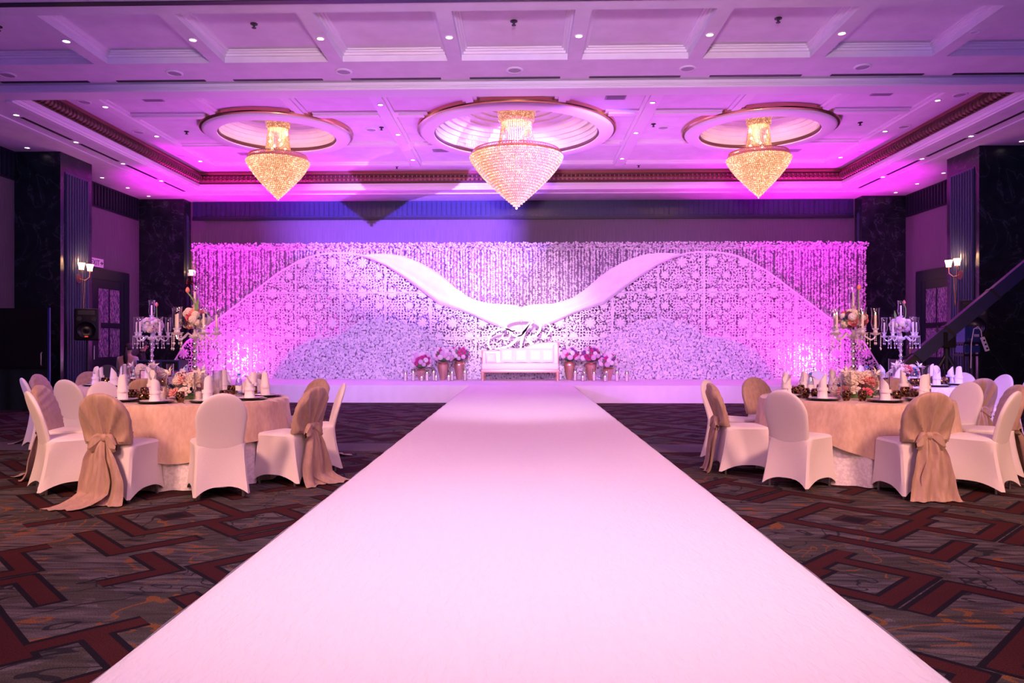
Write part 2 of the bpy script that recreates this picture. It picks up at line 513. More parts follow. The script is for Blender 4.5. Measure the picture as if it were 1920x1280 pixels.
def m_carpet():
    m = pbr('patterned_carpet', (0.05, 0.045, 0.05), 0.95, spec=0.1)
    N, L = nt(m)
    b = N['Principled BSDF']
    tc = N.new('ShaderNodeTexCoord')
    sep = N.new('ShaderNodeSeparateXYZ')
    L.new(tc.outputs['Object'], sep.inputs[0])
    def math_(op, a, bb=None, c=None):
        n = N.new('ShaderNodeMath'); n.operation = op
        for i, q in enumerate((a, bb, c)):
            if q is None:
                continue
            if isinstance(q, (int, float)):
                n.inputs[i].default_value = q
            else:
                L.new(q, n.inputs[i])
        return n.outputs[0]
    def noise(scale, det=3, dist=0.0, out='Fac', stretch=None):
        n = N.new('ShaderNodeTexNoise'); n.inputs['Scale'].default_value = scale
        n.inputs['Detail'].default_value = det; n.inputs['Distortion'].default_value = dist
        if stretch:
            mp = N.new('ShaderNodeMapping'); mp.inputs['Scale'].default_value = stretch
            mp.inputs['Rotation'].default_value = (0, 0, 0.785)
            L.new(tc.outputs['Object'], mp.inputs[0]); L.new(mp.outputs[0], n.inputs['Vector'])
        else:
            L.new(tc.outputs['Object'], n.inputs['Vector'])
        return n.outputs[out]
    X, Y = sep.outputs[0], sep.outputs[1]
    P = 1.76
    u = math_('MULTIPLY', math_('ADD', X, Y), 0.70711)
    v = math_('MULTIPLY', math_('SUBTRACT', Y, X), 0.70711)
    # fold to one tile centred on a ring
    fu = math_('SUBTRACT', math_('FLOORED_MODULO', math_('SUBTRACT', u, 2.06 - P / 2), P), P / 2)
    fv = math_('SUBTRACT', math_('FLOORED_MODULO', math_('SUBTRACT', v, 5.69 - P / 2), P), P / 2)
    au, av = math_('ABSOLUTE', fu), math_('ABSOLUTE', fv)
    mxd = math_('MAXIMUM', au, av)
    def rects(lst, grow):
        acc = None
        for (cu, cv, hu, hv) in lst:
            a = math_('LESS_THAN', math_('ABSOLUTE', math_('SUBTRACT', fu, cu)), hu + grow)
            c = math_('LESS_THAN', math_('ABSOLUTE', math_('SUBTRACT', fv, cv)), hv + grow)
            r = math_('MULTIPLY', a, c)
            acc = r if acc is None else math_('MAXIMUM', acc, r)
        return acc
    h = 0.048
    bands = [(0, 0.36, 0.41, h), (0, -0.36, 0.41, h), (-0.36, 0, h, 0.41), (0.36, 0, h, 0.41),
             (0.62, 0.55, h, 0.28), (0.36, 0.80, 0.30, h), (-0.62, -0.42, h, 0.34), (-0.40, -0.74, 0.27, h),
             (0.66, -0.30, 0.25, h), (0.66, -0.55, h, 0.30), (-0.70, 0.42, 0.22, h), (-0.52, 0.62, h, 0.24),
             (0.10, -0.60, h, 0.24), (0.34, -0.80, 0.28, h)]
    red = rects(bands, 0.0)
    edge = rects(bands, 0.028)
    sq = math_('LESS_THAN', mxd, 0.115)
    sqr = math_('LESS_THAN', mxd, 0.07)
    # base: grey / olive streaks
    n1 = noise(1.0, 5, 0.4, stretch=(3.0, 22.0, 1))
    n2 = noise(1.7, 3, 0.6)
    n3 = noise(0.9, 2, 2.6)
    fine = noise(160, 2)
    cr = N.new('ShaderNodeValToRGB')
    e = cr.color_ramp.elements
    e[0].position = 0.30; e[0].color = (0.016, 0.016, 0.018, 1)
    e[1].position = 0.74; e[1].color = (0.145, 0.122, 0.122, 1)
    L.new(n1, cr.inputs[0])
    ol = N.new('ShaderNodeMix'); ol.data_type = 'RGBA'
    ol.inputs[7].default_value = (0.050, 0.043, 0.033, 1)
    L.new(cr.outputs[0], ol.inputs[6])
    L.new(math_('MULTIPLY', math_('GREATER_THAN', n2, 0.52), 0.65), ol.inputs[0])
    # orange and black swirls: iso-lines of a distorted noise
    def iso(val, c, w):
        return math_('LESS_THAN', math_('ABSOLUTE', math_('SUBTRACT', val, c)), w)
    orange = math_('MULTIPLY', iso(n3, 0.55, 0.009), math_('GREATER_THAN', n1, 0.42))
    blk = iso(n3, 0.44, 0.008)
    def over(prev, fac, col):
        x = N.new('ShaderNodeMix'); x.data_type = 'RGBA'
        L.new(prev, x.inputs[6]); x.inputs[7].default_value = (*col, 1)
        L.new(fac, x.inputs[0])
        return x.outputs[2]
    c = over(ol.outputs[2], math_('MULTIPLY', orange, 0.8), (0.20, 0.075, 0.02))
    c = over(c, math_('MULTIPLY', blk, 0.85), (0.012, 0.012, 0.016))
    c = over(c, edge, (0.010, 0.008, 0.012))
    redc = N.new('ShaderNodeMix'); redc.data_type = 'RGBA'
    redc.inputs[6].default_value = (0.040, 0.007, 0.010, 1); redc.inputs[7].default_value = (0.066, 0.018, 0.014, 1)
    L.new(n2, redc.inputs[0])
    x = N.new('ShaderNodeMix'); x.data_type = 'RGBA'
    L.new(c, x.inputs[6]); L.new(redc.outputs[2], x.inputs[7]); L.new(red, x.inputs[0])
    c = x.outputs[2]
    c = over(c, sq, (0.03, 0.012, 0.018))
    c = over(c, sqr, (0.010, 0.008, 0.012))
    # fine pile grain multiplied over the pattern
    pl = N.new('ShaderNodeMix'); pl.data_type = 'RGBA'; pl.blend_type = 'MULTIPLY'
    pl.inputs[0].default_value = 0.75
    pr = N.new('ShaderNodeValToRGB')
    pr.color_ramp.elements[0].position = 0.3; pr.color_ramp.elements[0].color = (0.35, 0.35, 0.35, 1)
    pr.color_ramp.elements[1].position = 0.7; pr.color_ramp.elements[1].color = (1.5, 1.5, 1.5, 1)
    L.new(fine, pr.inputs[0])
    L.new(c, pl.inputs[6]); L.new(pr.outputs[0], pl.inputs[7])
    L.new(pl.outputs[2], b.inputs['Base Color'])
    return m
M['carpet'] = m_carpet()
M['strip'] = noise_col(pbr('plain_carpet_strip', (0.09, 0.075, 0.09), 0.95), (0.07, 0.06, 0.075), (0.11, 0.09, 0.11), (80, 80, 80))

# =================================================================== THE SETTING
XL, XR, YB, YF = -10.85, 10.65, 21.4, -5.0
ZS, ZT, ZC = 5.40, 5.86, 5.52       # soffit, tray field, front ceiling

fl = tag(MB().box(XL - 0.2, XR + 0.2, YF, YB + 0.2, -0.1, 0.0).build('floor', M['carpet'], smooth=False), kind='structure')
MB().box(XL, XR, 8.85, 9.55, 0.0, 0.004).build('plain_strip', M['strip'], fl, smooth=False)

def wall(name, x0, x1, y0, y1):
    return tag(MB().box(x0, x1, y0, y1, 0.0, 6.6).build(name, M['wallpaper'], smooth=False), kind='structure')

wl = wall('wall_left', XL - 0.2, XL, YF, YB)
wr = wall('wall_right', XR, XR + 0.2, YF, YB)
wb = wall('wall_back', XL - 0.2, XR + 0.2, YB, YB + 0.2)
wf = wall('wall_front', XL - 0.2, XR + 0.2, YF - 0.2, YF)

def fluted_band(name, parent, axis, a0, a1, fixed, sgn, z0, z1, pitch, mat, depth=0.03):
    """a backing board with upright half-round flutes; runs along axis x or y"""
    m = MB()
    n = int((a1 - a0) / pitch)
    def bx(p0, p1, d0, d1, zz0, zz1):
        lo, hi = sorted((fixed + sgn * d0, fixed + sgn * d1))
        if axis == 'x':
            m.box(p0, p1, lo, hi, zz0, zz1)
        else:
            m.box(lo, hi, p0, p1, zz0, zz1)
    bx(a0, a1, 0.0, 0.02, z0, z1)
    for i in range(n):
        c = a0 + (i + 0.5) * (a1 - a0) / n
        w = pitch * 0.36
        bx(c - w, c + w, 0.02, 0.02 + depth * 0.6, z0 + 0.04, z1 - 0.04)
        bx(c - w * 0.55, c + w * 0.55, 0.02 + depth * 0.6, 0.02 + depth, z0 + 0.05, z1 - 0.05)
    return m.build(name, mat, parent, smooth=False)

fluted_band('frieze', wb, 'x', -9.5, 9.4, YB, -1, 4.93, 5.40, 0.14, M['flute'])
MB().box(-9.5, 9.4, YB - 0.06, YB, 4.86, 4.93).build('picture_rail', M['navy'], wb, smooth=False)
for w, fx, sg in ((wl, XL, 1), (wr, XR, -1)):
    fluted_band('frieze', w, 'y', 16.95, 20.9, fx, sg, 4.78, 5.40, 0.14, M['navy'])
    fluted_band('frieze', w, 'y', 6.0, 15.7, fx, sg, 4.78, 5.40, 0.14, M['navy'])
for i, (x0, x1, y0, y1) in enumerate(((XL, XL + 0.03, YF, 15.7), (XL, XL + 0.03, 20.45, 20.9), (XR - 0.03, XR, YF, 15.7), (XR - 0.03, XR, 20.45, 20.9))):
    tag(MB().box(x0, x1, y0, y1, 0, 0.18).build('baseboard_left' if i < 2 else 'baseboard_right', M['navy'], smooth=False), kind='structure')

# ---------------------------------------------------------------- ceiling
ceil = tag(obj('ceiling', None), kind='structure')
OX = -0.1                                                     # axis of the ceiling
TX0, TX1, TY0, TY1 = -8.6, 8.4, 12.42, 19.72                  # tray opening
# front ceiling: slab with one row of coffers in view
C0, C1, CP, CW = 9.5, 11.16, 1.79, 1.58
m = MB()
m.box(XL, XR, YF, C0, ZC, ZC + 0.4)
m.box(XL, XR, C1, 12.05, ZC, ZC + 0.4)
for k in range(-5, 5):
    xc = OX + (k + 0.5) * CP
    g = (CP - CW) / 2
    m.box(xc - g, xc + g, C0, C1, ZC, ZC + 0.4)
m.box(XL, OX - 4.5 * CP - 0.1, C0, C1, ZC, ZC + 0.4)
m.box(OX + 4.5 * CP + 0.1, XR, C0, C1, ZC, ZC + 0.4)
m.build('coffer_frame', M['plaster'], ceil, smooth=False)
for k in range(-4, 5):
    xc = OX + k * CP
    x0, x1 = xc - CW / 2, xc + CW / 2
    MB().box(x0, x1, C0, C1, ZC + 0.17, ZC + 0.2).build('coffer_panel', M['plaster'], ceil, smooth=False)
    mm = MB()
    for j, (d, zz0, zz1) in enumerate(((0.03, ZC + 0.09, ZC + 0.17), (0.06, ZC + 0.125, ZC + 0.17), (0.09, ZC + 0.15, ZC + 0.17))):
        mm.box(x0, x1, C0, C0 + d, zz0, zz1); mm.box(x0, x1, C1 - d, C1, zz0, zz1)
        mm.box(x0, x0 + d, C0 + d, C1 - d, zz0, zz1); mm.box(x1 - d, x1, C0 + d, C1 - d, zz0, zz1)
    mm.build('coffer_moulding', M['plaster2'], ceil, smooth=False)
# dark partition track and slot diffusers in the front ceiling
MB().box(XL, 8.0, 9.13, 9.23, ZC - 0.012, ZC + 0.01).build('partition_track', M['navy'], ceil, smooth=False)
for i in range(-4, 5):
    MB().box(OX + i * 1.9 - 0.72, OX + i * 1.9 + 0.72, 11.86, 11.93, ZC - 0.006, ZC + 0.01).build('air_slot', M['black'], ceil, smooth=False)
# cross beam in front of the tray, with stepped face
m = MB()
m.box(XL, XR, 12.05, TY0, ZS, ZC + 0.6)
for d, z0, z1 in ((0.02, ZS + 0.03, ZS + 0.1), (0.035, ZS + 0.045, ZS + 0.08), (0.05, ZS + 0.055, ZS + 0.07)):
    m.box(XL, XR, 12.05 - d, 12.05, z0, z1)
m.build('cross_beam', M['plaster2'], ceil, smooth=False)
# soffit round the tray
m = MB()
m.box(XL, TX0, TY0, YB, ZS, ZS + 0.5)
m.box(TX1, XR, TY0, YB, ZS, ZS + 0.5)
m.box(TX0, TX1, TY1, YB, ZS, ZS + 0.5)
m.build('soffit', M['plaster'], ceil, smooth=False)
# raised lines on the soffit
m = MB()
for x0, x1 in ((-9.46, -9.34), (9.14, 9.26)):
    m.box(x0, x1, TY0, 20.4, ZS - 0.025, ZS)
m.box(-9.34, 9.14, 20.3, 20.4, ZS - 0.025, ZS)
for x0, x1 in ((TX0 - 0.12, TX0), (TX1, TX1 + 0.12)):
    m.box(x0, x1, TY0, TY1 + 0.12, ZS - 0.03, ZS)
m.box(TX0, TX1, TY1, TY1 + 0.12, ZS - 0.03, ZS)
m.build('soffit_moulding', M['plaster2'], ceil, smooth=False)
# stepped lip inside the opening (set back upwards)
m = MB()
for d, z0, z1 in ((0.03, ZS + 0.0, ZS + 0.05), (0.06, ZS + 0.05, ZS + 0.13)):
    m.box(TX0, TX0 + d, TY0, TY1, z0, z1); m.box(TX1 - d, TX1, TY0, TY1, z0, z1)
    m.box(TX0 + d, TX1 - d, TY1 - d, TY1, z0, z1)
m.build('tray_lip', M['plaster2'], ceil, smooth=False)
# bronze rope cornice: roll + single ribs
ZM, RM = ZS + 0.245, 0.105
cor = MB()
for xx, s in ((TX0 + 0.04, 1), (TX1 - 0.04, -1)):
    cor.box(min(xx, xx + s * 0.05), max(xx, xx + s * 0.05), TY0, TY1 - 0.1, ZS + 0.13, ZS + 0.37)
    cor.tube([(xx + s * 0.05, TY0, ZM), (xx + s * 0.05, TY1 - 0.1, ZM)], RM * 0.82, 12)
cor.box(TX0, TX1, TY1 - 0.06, TY1 - 0.02, ZS + 0.13, ZS + 0.37)
cor.tube([(TX0 + 0.05, TY1 - 0.1, ZM), (TX1 - 0.05, TY1 - 0.1, ZM)], RM * 0.82, 12)
cornice = cor.build('rope_cornice', M['bronze'], ceil)
rm = MB()
rm.lathe([(RM * 0.8, -0.032), (RM, -0.018), (RM * 1.06, 0.0), (RM, 0.018), (RM * 0.8, 0.032)], 12)
ribme = rm.mesh('cornice_rib', M['bronze'])
for xx, s in ((TX0 + 0.04, 1), (TX1 - 0.04, -1)):
    nr = 62
    for i in range(nr):
        y = TY0 + 0.06 + i * (TY1 - 0.2 - TY0) / nr
        obj('cornice_rib', ribme, cornice, (xx + s * 0.05, y, ZM), (PI / 2, 0, 0.18 * s))
m = MB()
nd = 150
for i in range(nd):
    x = TX0 + 0.12 + i * (TX1 - TX0 - 0.24) / (nd - 1)
    m.cbox((x, TY1 - 0.205, ZM - 0.045), (0.055, 0.03, 0.05))
    m.cbox((x, TY1 - 0.19, ZM + 0.04), (0.03, 0.03, 0.05))
tag(m.build('dentils', M['bronze_red'], cornice, smooth=False), kind='stuff')
m = MB()
for d, z0, z1 in ((0.10, ZS + 0.37, ZS + 0.40), (0.06, ZS + 0.40, ZS + 0.46)):
    m.box(TX0, TX0 + d, TY0, TY1, z0, z1); m.box(TX1 - d, TX1, TY0, TY1, z0, z1); m.box(TX0 + d, TX1 - d, TY1 - d, TY1, z0, z1)
m.build('cornice_trim', M['bronze_red'], ceil, smooth=False)
# tray field with three round openings
DISCS = [(-5.2, 15.85, 1.52, 1.22), (OX, 15.85, 2.04, 1.74), (5.0, 15.85, 1.52, 1.22)]
def circ(x, y, r, n=64, rev=False):
    p = [Vector((x + r * math.cos(2 * PI * k / n), y + r * math.sin(2 * PI * k / n), 0)) for k in range(n)]
    return p[::-1] if rev else p
loops = [[Vector((TX0, TY0, 0)), Vector((TX1, TY0, 0)), Vector((TX1, TY1, 0)), Vector((TX0, TY1, 0))]]
for (x, y, ro, ri) in DISCS:
    loops.append(circ(x, y, (ro + ri) / 2, 64, True))
tris = tessellate_polygon(loops)
flat = [p for lp in loops for p in lp]
m = MB().add([(p.x, p.y, ZT) for p in flat], [tuple(t) for t in tris])
m.build('tray_field', M['plaster'], ceil, smooth=False)
MB().box(XL, XR, TY0 - 0.3, YB, 7.0, 7.1).build('slab_above', M['plaster'], ceil, smooth=False)
# ribs on the tray field
def rib(x0, x1, y0, y1):
    mm = MB()
    mm.box(x0, x1, y0, y1, ZT - 0.035, ZT)
    mm.box(x0 + 0.07 * (x1 - x0 < 1), x1 - 0.07 * (x1 - x0 < 1), y0 + 0.07 * (y1 - y0 < 1), y1 - 0.07 * (y1 - y0 < 1), ZT - 0.07, ZT - 0.035)
    return mm.build('ceiling_rib', M['plaster2'], ceil, smooth=False)
MAIN = [-7.9, -2.65, 2.45, 7.7]
for x in MAIN:
    rib(x - 0.16, x + 0.16, TY0, 18.95)
for y in (14.75, 16.95, 18.8):
    for x0, x1 in ((-7.74, -2.81), (-2.49, 2.29), (2.61, 7.54)):
        xm = (x0 + x1) / 2
        ro = 2.04 if abs(xm) < 2 else 1.52
        dx = ro * ro - (y - 15.85) ** 2
        if dx > 0:
            c = [d[0] for d in DISCS][[abs(d[0] - xm) < 1.5 for d in DISCS].index(True)]
            h = math.sqrt(dx) + 0.03
            rib(x0, c - h, y - 0.15, y + 0.15); rib(c + h, x1, y - 0.15, y + 0.15)
        else:
            rib(x0, x1, y - 0.15, y + 0.15)
for (x, y, ro, ri) in DISCS:
    for s in (-1, 1):
        rib(x + s * 0.86 - 0.14, x + s * 0.86 + 0.14, TY0, y - math.sqrt(ro * ro - 1.0) - 0.06)

# ---------------------------------------------------------------- domes and chandeliers
def dome(x, y, ro, ri, label):
    t = thing('ceiling_dome', label, 'dome', (x, y, 0), 0, 'domes in the tray ceiling')
    zb = ZT - 0.16
    MB().lathe([(ri + 0.0, zb + 0.03), (ri, zb), (ro - 0.05, zb), (ro - 0.02, zb + 0.02), (ro, zb + 0.05), (ro, ZT + 0.01)], 96).build('ring', M['plaster2'], t)
    MB().lathe([(ro, ZT - 0.105), (ro + 0.045, ZT - 0.092), (ro + 0.06, ZT - 0.068), (ro + 0.045, ZT - 0.03), (ro + 0.05, ZT)], 96).build('gilt_bead', M['gold'], t)
    MB().lathe([(ri + 0.01, zb + 0.02), (ri - 0.03, zb + 0.04), (ri - 0.03, zb + 0.08), (ri + 0.01, zb + 0.11), (ri + 0.05, zb + 0.13)], 96).build('gilt_cornice', M['bronze'], t)
    n = 9
    for i in range(n):
        a0, a1 = i / n, (i + 1) / n
        r0 = ri * math.cos(a0 * PI / 2 * 0.86) + 0.03
        r1 = ri * math.cos(a1 * PI / 2 * 0.86) + 0.03
        z0 = zb + 0.12 + 0.54 * math.sin(a0 * PI / 2)
        z1 = zb + 0.12 + 0.54 * math.sin(a1 * PI / 2)
        MB().lathe([(r0 + 0.01, z0 + 0.01), (r0 - 0.005, z0 - 0.022), (r0 - 0.03, z0 - 0.022), (r0 - 0.034, z0 + 0.012), (r0 - 0.03 - (r0 - r1) * 0.25, z1 - 0.012), (r1, z1 + 0.005)], 80).build('dome_step', M['plaster'], t)
    MB().lathe([(0.0001, z1 + 0.01), (r1 + 0.02, z1)], 48).build('dome_cap', M['plaster'], t)
    return z1

OCT_V = np.array([(1, 0, 0), (-1, 0, 0), (0, 1, 0), (0, -1, 0), (0, 0, 1.35), (0, 0, -1.35)]) * 1.0
OCT_F = np.array([(0, 2, 4), (2, 1, 4), (1, 3, 4), (3, 0, 4), (2, 0, 5), (1, 2, 5), (3, 1, 5), (0, 3, 5)])

def chandelier(x, y, R, zrim, ztip, ztop, rn, watts, label):
    t = thing('chandelier', label, 'chandelier', (x, y, 0), 0, 'crystal chandeliers under the ceiling domes')
    # ceiling cup
    MB().lathe([(0.0005, 6.355), (0.10, 6.355), (0.11, ztop + 0.13), (rn * 1.25, ztop + 0.12), (rn * 1.25, ztop), (rn * 1.18, ztop - 0.02), (rn * 1.22, ztop - 0.10), (rn * 1.10, ztop - 0.15), (rn * 0.95, ztop - 0.16)], 40).build('ceiling_cup', M['lit_strands'], t)
    # neck of crystal strands
    n = 48
    ms = MB()
    rb = R * 0.46
    for k in range(n):
        a = 2 * PI * k / n
        pts = []
        for j in range(9):
            s = j / 8
            r = rn + (rb - rn) * (s ** 1.7)
            pts.append((r * math.cos(a), r * math.sin(a), ztop - 0.15 + (zrim + 0.05 - ztop + 0.15) * s))
        ms.tube(pts, 0.0065 * R + 0.0035, 4, cap=False)
    tag(ms.build('crystal_strands', M['lit_strands'], t), kind='stuff')
    # lattice rim
    mr = MB()
    mr.lathe([(R * 0.97, zrim + 0.03), (R * 1.0, zrim + 0.035), (R * 1.01, zrim + 0.0), (R * 0.98, zrim - 0.01)], 64)
    mr.lathe([(R * 0.93, zrim + 0.10), (R * 0.955, zrim + 0.105), (R * 0.955, zrim + 0.09), (R * 0.93, zrim + 0.09)], 64)
    for k in range(96):
        a, a2 = 2 * PI * k / 96, 2 * PI * (k + 1) / 96
        for p, q in ((a, a2), (a2, a)):
            mr.tube([(R * 0.985 * math.cos(p), R * 0.985 * math.sin(p), zrim + 0.03), (R * 0.945 * math.cos(q), R * 0.945 * math.sin(q), zrim + 0.095)], 0.006, 3, cap=False)
    mr.build('gilt_rim', M['gold'], t)
    # tiered basket of beads
    P, S = [], []
    rows = 24
    for i in range(rows):
        s = i / (rows - 1)
        r = R * (1 - s ** 1.22) * (1.0 + 0.03 * math.sin(PI * s)) + 0.012
        z = zrim - 0.03 + (ztip + 0.05 - zrim) * s
        nb = max(8, int(2 * PI * r / 0.042))
        for k in range(nb):
            a = 2 * PI * (k + 0.5 * (i % 2)) / nb
            P.append((r * math.cos(a), r * math.sin(a), z)); S.append(0.017 + 0.005 * random.random())
    V, F = scatter(OCT_V, OCT_F, np.array(P), np.array(S), 0.5)
    tag(obj('crystal_beads', np_mesh('crystal_beads', V, F, M['lit_crystal']), t), kind='stuff')
    prof = []
    for i in range(rows):
        s = i / (rows - 1)
        r = R * (1 - s ** 1.22) * (1.0 + 0.03 * math.sin(PI * s)) + 0.004
        z = zrim - 0.03 + (ztip + 0.05 - zrim) * s
        prof += [(max(r - 0.03, 0.004), z + 0.012), (max(r - 0.008, 0.005), z - 0.004)]
    MB().lathe(prof, 64).build('basket', M['lit_basket'], t)
    MB().sphere((0, 0, ztip + 0.015), 0.028, 12, 8).build('finial', M['crystal'], t)
    # bulbs
    bm_ = MB().sphere((0, 0, 0), 0.028, 8, 6).mesh('bulb', M['bulb'])
    for k in range(10):
        a = 2 * PI * (k + 0.3) / 10
        rr = R * 0.42 * (0.65 if k % 2 else 0.9)
        zz = zrim + 0.14 + 0.16 * (k % 3) * (ztop - zrim)
        rr2 = min(rr, rn * 0.8)
        obj('bulb', bm_, t, (rr2 * math.cos(a), rr2 * math.sin(a), zz))
    point('chandelier_lamp', (x, y, zrim + 0.74 * (ztop - zrim)), (1.0, 0.50, 0.42), watts * 2.4, 0.03)
    point('chandelier_lamp', (x, y, ztip - 0.25), (1.0, 0.55, 0.36), watts * 0.3, 0.02)

zt = dome(*DISCS[1], 'largest stepped dome ring, in the middle of the tray ceiling')
dome(*DISCS[0], 'smaller stepped dome ring on the left of the tray ceiling')
dome(*DISCS[2], 'smaller stepped dome ring on the right of the tray ceiling')
chandelier(OX, 15.85, 0.97, 5.26, 4.15, 6.13, 0.32, 62, 'largest crystal chandelier with cone basket, above the runway')
chandelier(-5.2, 15.85, 0.64, 5.20, 4.36, 6.03, 0.21, 34, 'smaller crystal chandelier on the left of the ceiling')
chandelier(5.0, 15.85, 0.64, 5.20, 4.36, 6.03, 0.21, 34, 'smaller crystal chandelier on the right of the ceiling')

# ---------------------------------------------------------------- small ceiling fittings
ring_me = MB().lathe([(0.062, 0.012), (0.062, -0.008), (0.05, -0.012), (0.042, -0.004), (0.040, 0.01)], 20).mesh('trim_ring', M['plaster2'])
lens_me = MB().lathe([(0.0005, -0.003), (0.041, -0.003), (0.041, 0.01)], 16).mesh('lens', M['downlight'])
lensoff_me = MB().lathe([(0.0005, -0.003), (0.041, -0.003), (0.041, 0.01)], 16).mesh('lens', M['downlight_off'])
ORD = ['first', 'second', 'third', 'fourth', 'fifth', 'sixth', 'seventh', 'eighth', 'ninth', 'tenth']
def downlight(x, y, z, label, on=True, light=0, group='recessed downlights'):
    t = thing('downlight', label, 'downlight', (x, y, z), 0, group)
    obj('trim_ring', ring_me, t)
    obj('lens', lens_me if on else lensoff_me, t)
    if light and on:
        spot('downlight_lamp', (x, y, z - 0.03), (x, y, 0), (1.0, 0.62, 0.62), light, 75, 0.8, 0.02)
for k in range(-4, 4):
    downlight(OX + (k + 0.5) * CP, 10.3, ZC, '%s recessed downlight from the left between the front coffers' % ORD[k + 4], k != 3)
for i, y in enumerate((13.2, 15.0, 16.8, 18.6)):
    for side, x in (('left', -9.07), ('right', 8.9)):
        downlight(x, y, ZS, 'recessed downlight in the %s soffit slot row, %s from the front' % (side, ORD[i]))
for i, y in enumerate((15.4, 18.2, 19.4, 20.5)):
    for side, x in (('left', -10.35), ('right', 10.15)):
        downlight(x, y, ZS, 'recessed downlight beside the %s wall, %s from the front' % (side, ORD[i]))
for side, x in (('left', -2.65), ('right', 2.45)):
    for i, y in enumerate((14.0, 16.0, 18.2)):
        downlight(x, y, ZT - 0.07, 'downlight in the rib %s of the middle dome, %s from the front' % (side, ORD[i]))
for side, x in (('leftmost', -7.9), ('rightmost', 7.7)):
    for i, y in enumerate((14.0, 16.0, 18.2)):
        downlight(x, y, ZT - 0.07, 'downlight in the %s rib of the tray ceiling, %s from the front' % (side, ORD[i]))
for side, x in ((0, -9.07), (1, 8.9)):
    for y0, y1 in ((13.35, 14.85), (15.15, 16.6), (16.95, 18.4), (18.75, 19.9)):
        MB().box(x - 0.035, x + 0.035, y0, y1, ZS - 0.006, ZS + 0.01).build('air_slot', M['black'], ceil, smooth=False)

spk1 = MB().lathe([(0.13, 0.004), (0.13, -0.012), (0.105, -0.02), (0.098, -0.01)], 24).mesh('rim', M['plaster2'])
spk2 = MB().lathe([(0.0005, -0.014), (0.1, -0.011), (0.1, 0.0)], 24).mesh('grille', M['grill'])
def speaker_c(x, y, z, label):
    t = thing('ceiling_speaker', label, 'ceiling speaker', (x, y, z), 0, 'round ceiling speakers')
    obj('rim', spk1, t); obj('grille', spk2, t)
for i in range(-3, 3):
    speaker_c(OX + (i) * 2.66 + (0 if True else 0), 11.55, ZC, '%s round ceiling speaker from the left in front of the cross beam' % ORD[i + 3])
for side, x in (('left', -8.25), ('right', 8.05)):
    for i, y in enumerate((13.9, 15.9, 17.9)):
        speaker_c(x, y, ZT, 'round ceiling speaker along the %s tray cornice, %s from the front' % (side, ORD[i]))
speaker_c(OX, 13.2, ZT, 'round ceiling speaker just in front of the middle dome')
speaker_c(-3.2, 15.85, ZT, 'round ceiling speaker between the left and middle domes')
speaker_c(3.0, 15.85, ZT, 'round ceiling speaker between the middle and right domes')

spr = MB()
spr.lathe([(0.05, 0.0), (0.05, -0.01), (0.02, -0.014), (0.012, -0.05), (0.03, -0.055), (0.03, -0.062), (0.0005, -0.064)], 14)
spr_me = spr.mesh('sprinkler', M['black'])
def sprinkler(x, y, z, label):
    tag(obj('sprinkler', spr_me, None, (x, y, z)), label, 'sprinkler', 'ceiling sprinklers')
for k, w in ((-4, 'far left'), (-2, 'left'), (0, 'middle'), (2, 'right'), (4, 'far right')):
    sprinkler(OX + k * CP, 10.2, ZC + 0.17, 'small dark sprinkler head in the %s front coffer' % w)
for x, y, w in ((-7.2, 15.9, 'left of the left dome'), (-2.95, 15.7, 'between the left and middle domes'), (2.75, 15.6, 'between the middle and right domes'), (7.0, 15.6, 'right of the right dome'), (-3.2, 19.15, 'near the rear cornice, left'), (3.0, 19.15, 'near the rear cornice, right')):
    sprinkler(x, y, ZT, 'small dark sprinkler head ' + w)
for i, (x, y) in enumerate(((-9.9, 16.4), (-10.0, 18.9))):
    pass

vent_me = MB()
vent_me.box(-0.19, 0.19, -0.11, 0.11, -0.012, 0.0)
for i in range(6):
    vent_me.box(-0.16, 0.16, -0.085 + i * 0.032, -0.07 + i * 0.032, -0.02, -0.012)
vent_me = vent_me.mesh('vent', M['grill'], False)
for x, y, w in ((-6.9, 13.8, 'left of the left dome'), (-6.6, 17.8, 'behind the left dome'), (1.75, 13.9, 'right of the middle dome front'), (-1.9, 17.6, 'behind the middle dome'), (6.6, 13.8, 'right of the right dome'), (6.4, 17.8, 'behind the right dome')):
    tag(obj('air_vent', vent_me, None, (x, y, ZT)), 'small grey louvred air vent in the tray ceiling ' + w, 'air vent', 'louvred air vents')
t = thing('dome_camera', 'small dome security camera near the left front rib', 'camera', (-3.1, 13.3, ZT), 0)
MB().lathe([(0.11, 0), (0.11, -0.05), (0.09, -0.06)], 20).build('housing', M['plaster2'], t)
MB().sphere((0, 0, -0.055), 0.085, 14, 8).build('lens_dome', M['black_shiny'], t)

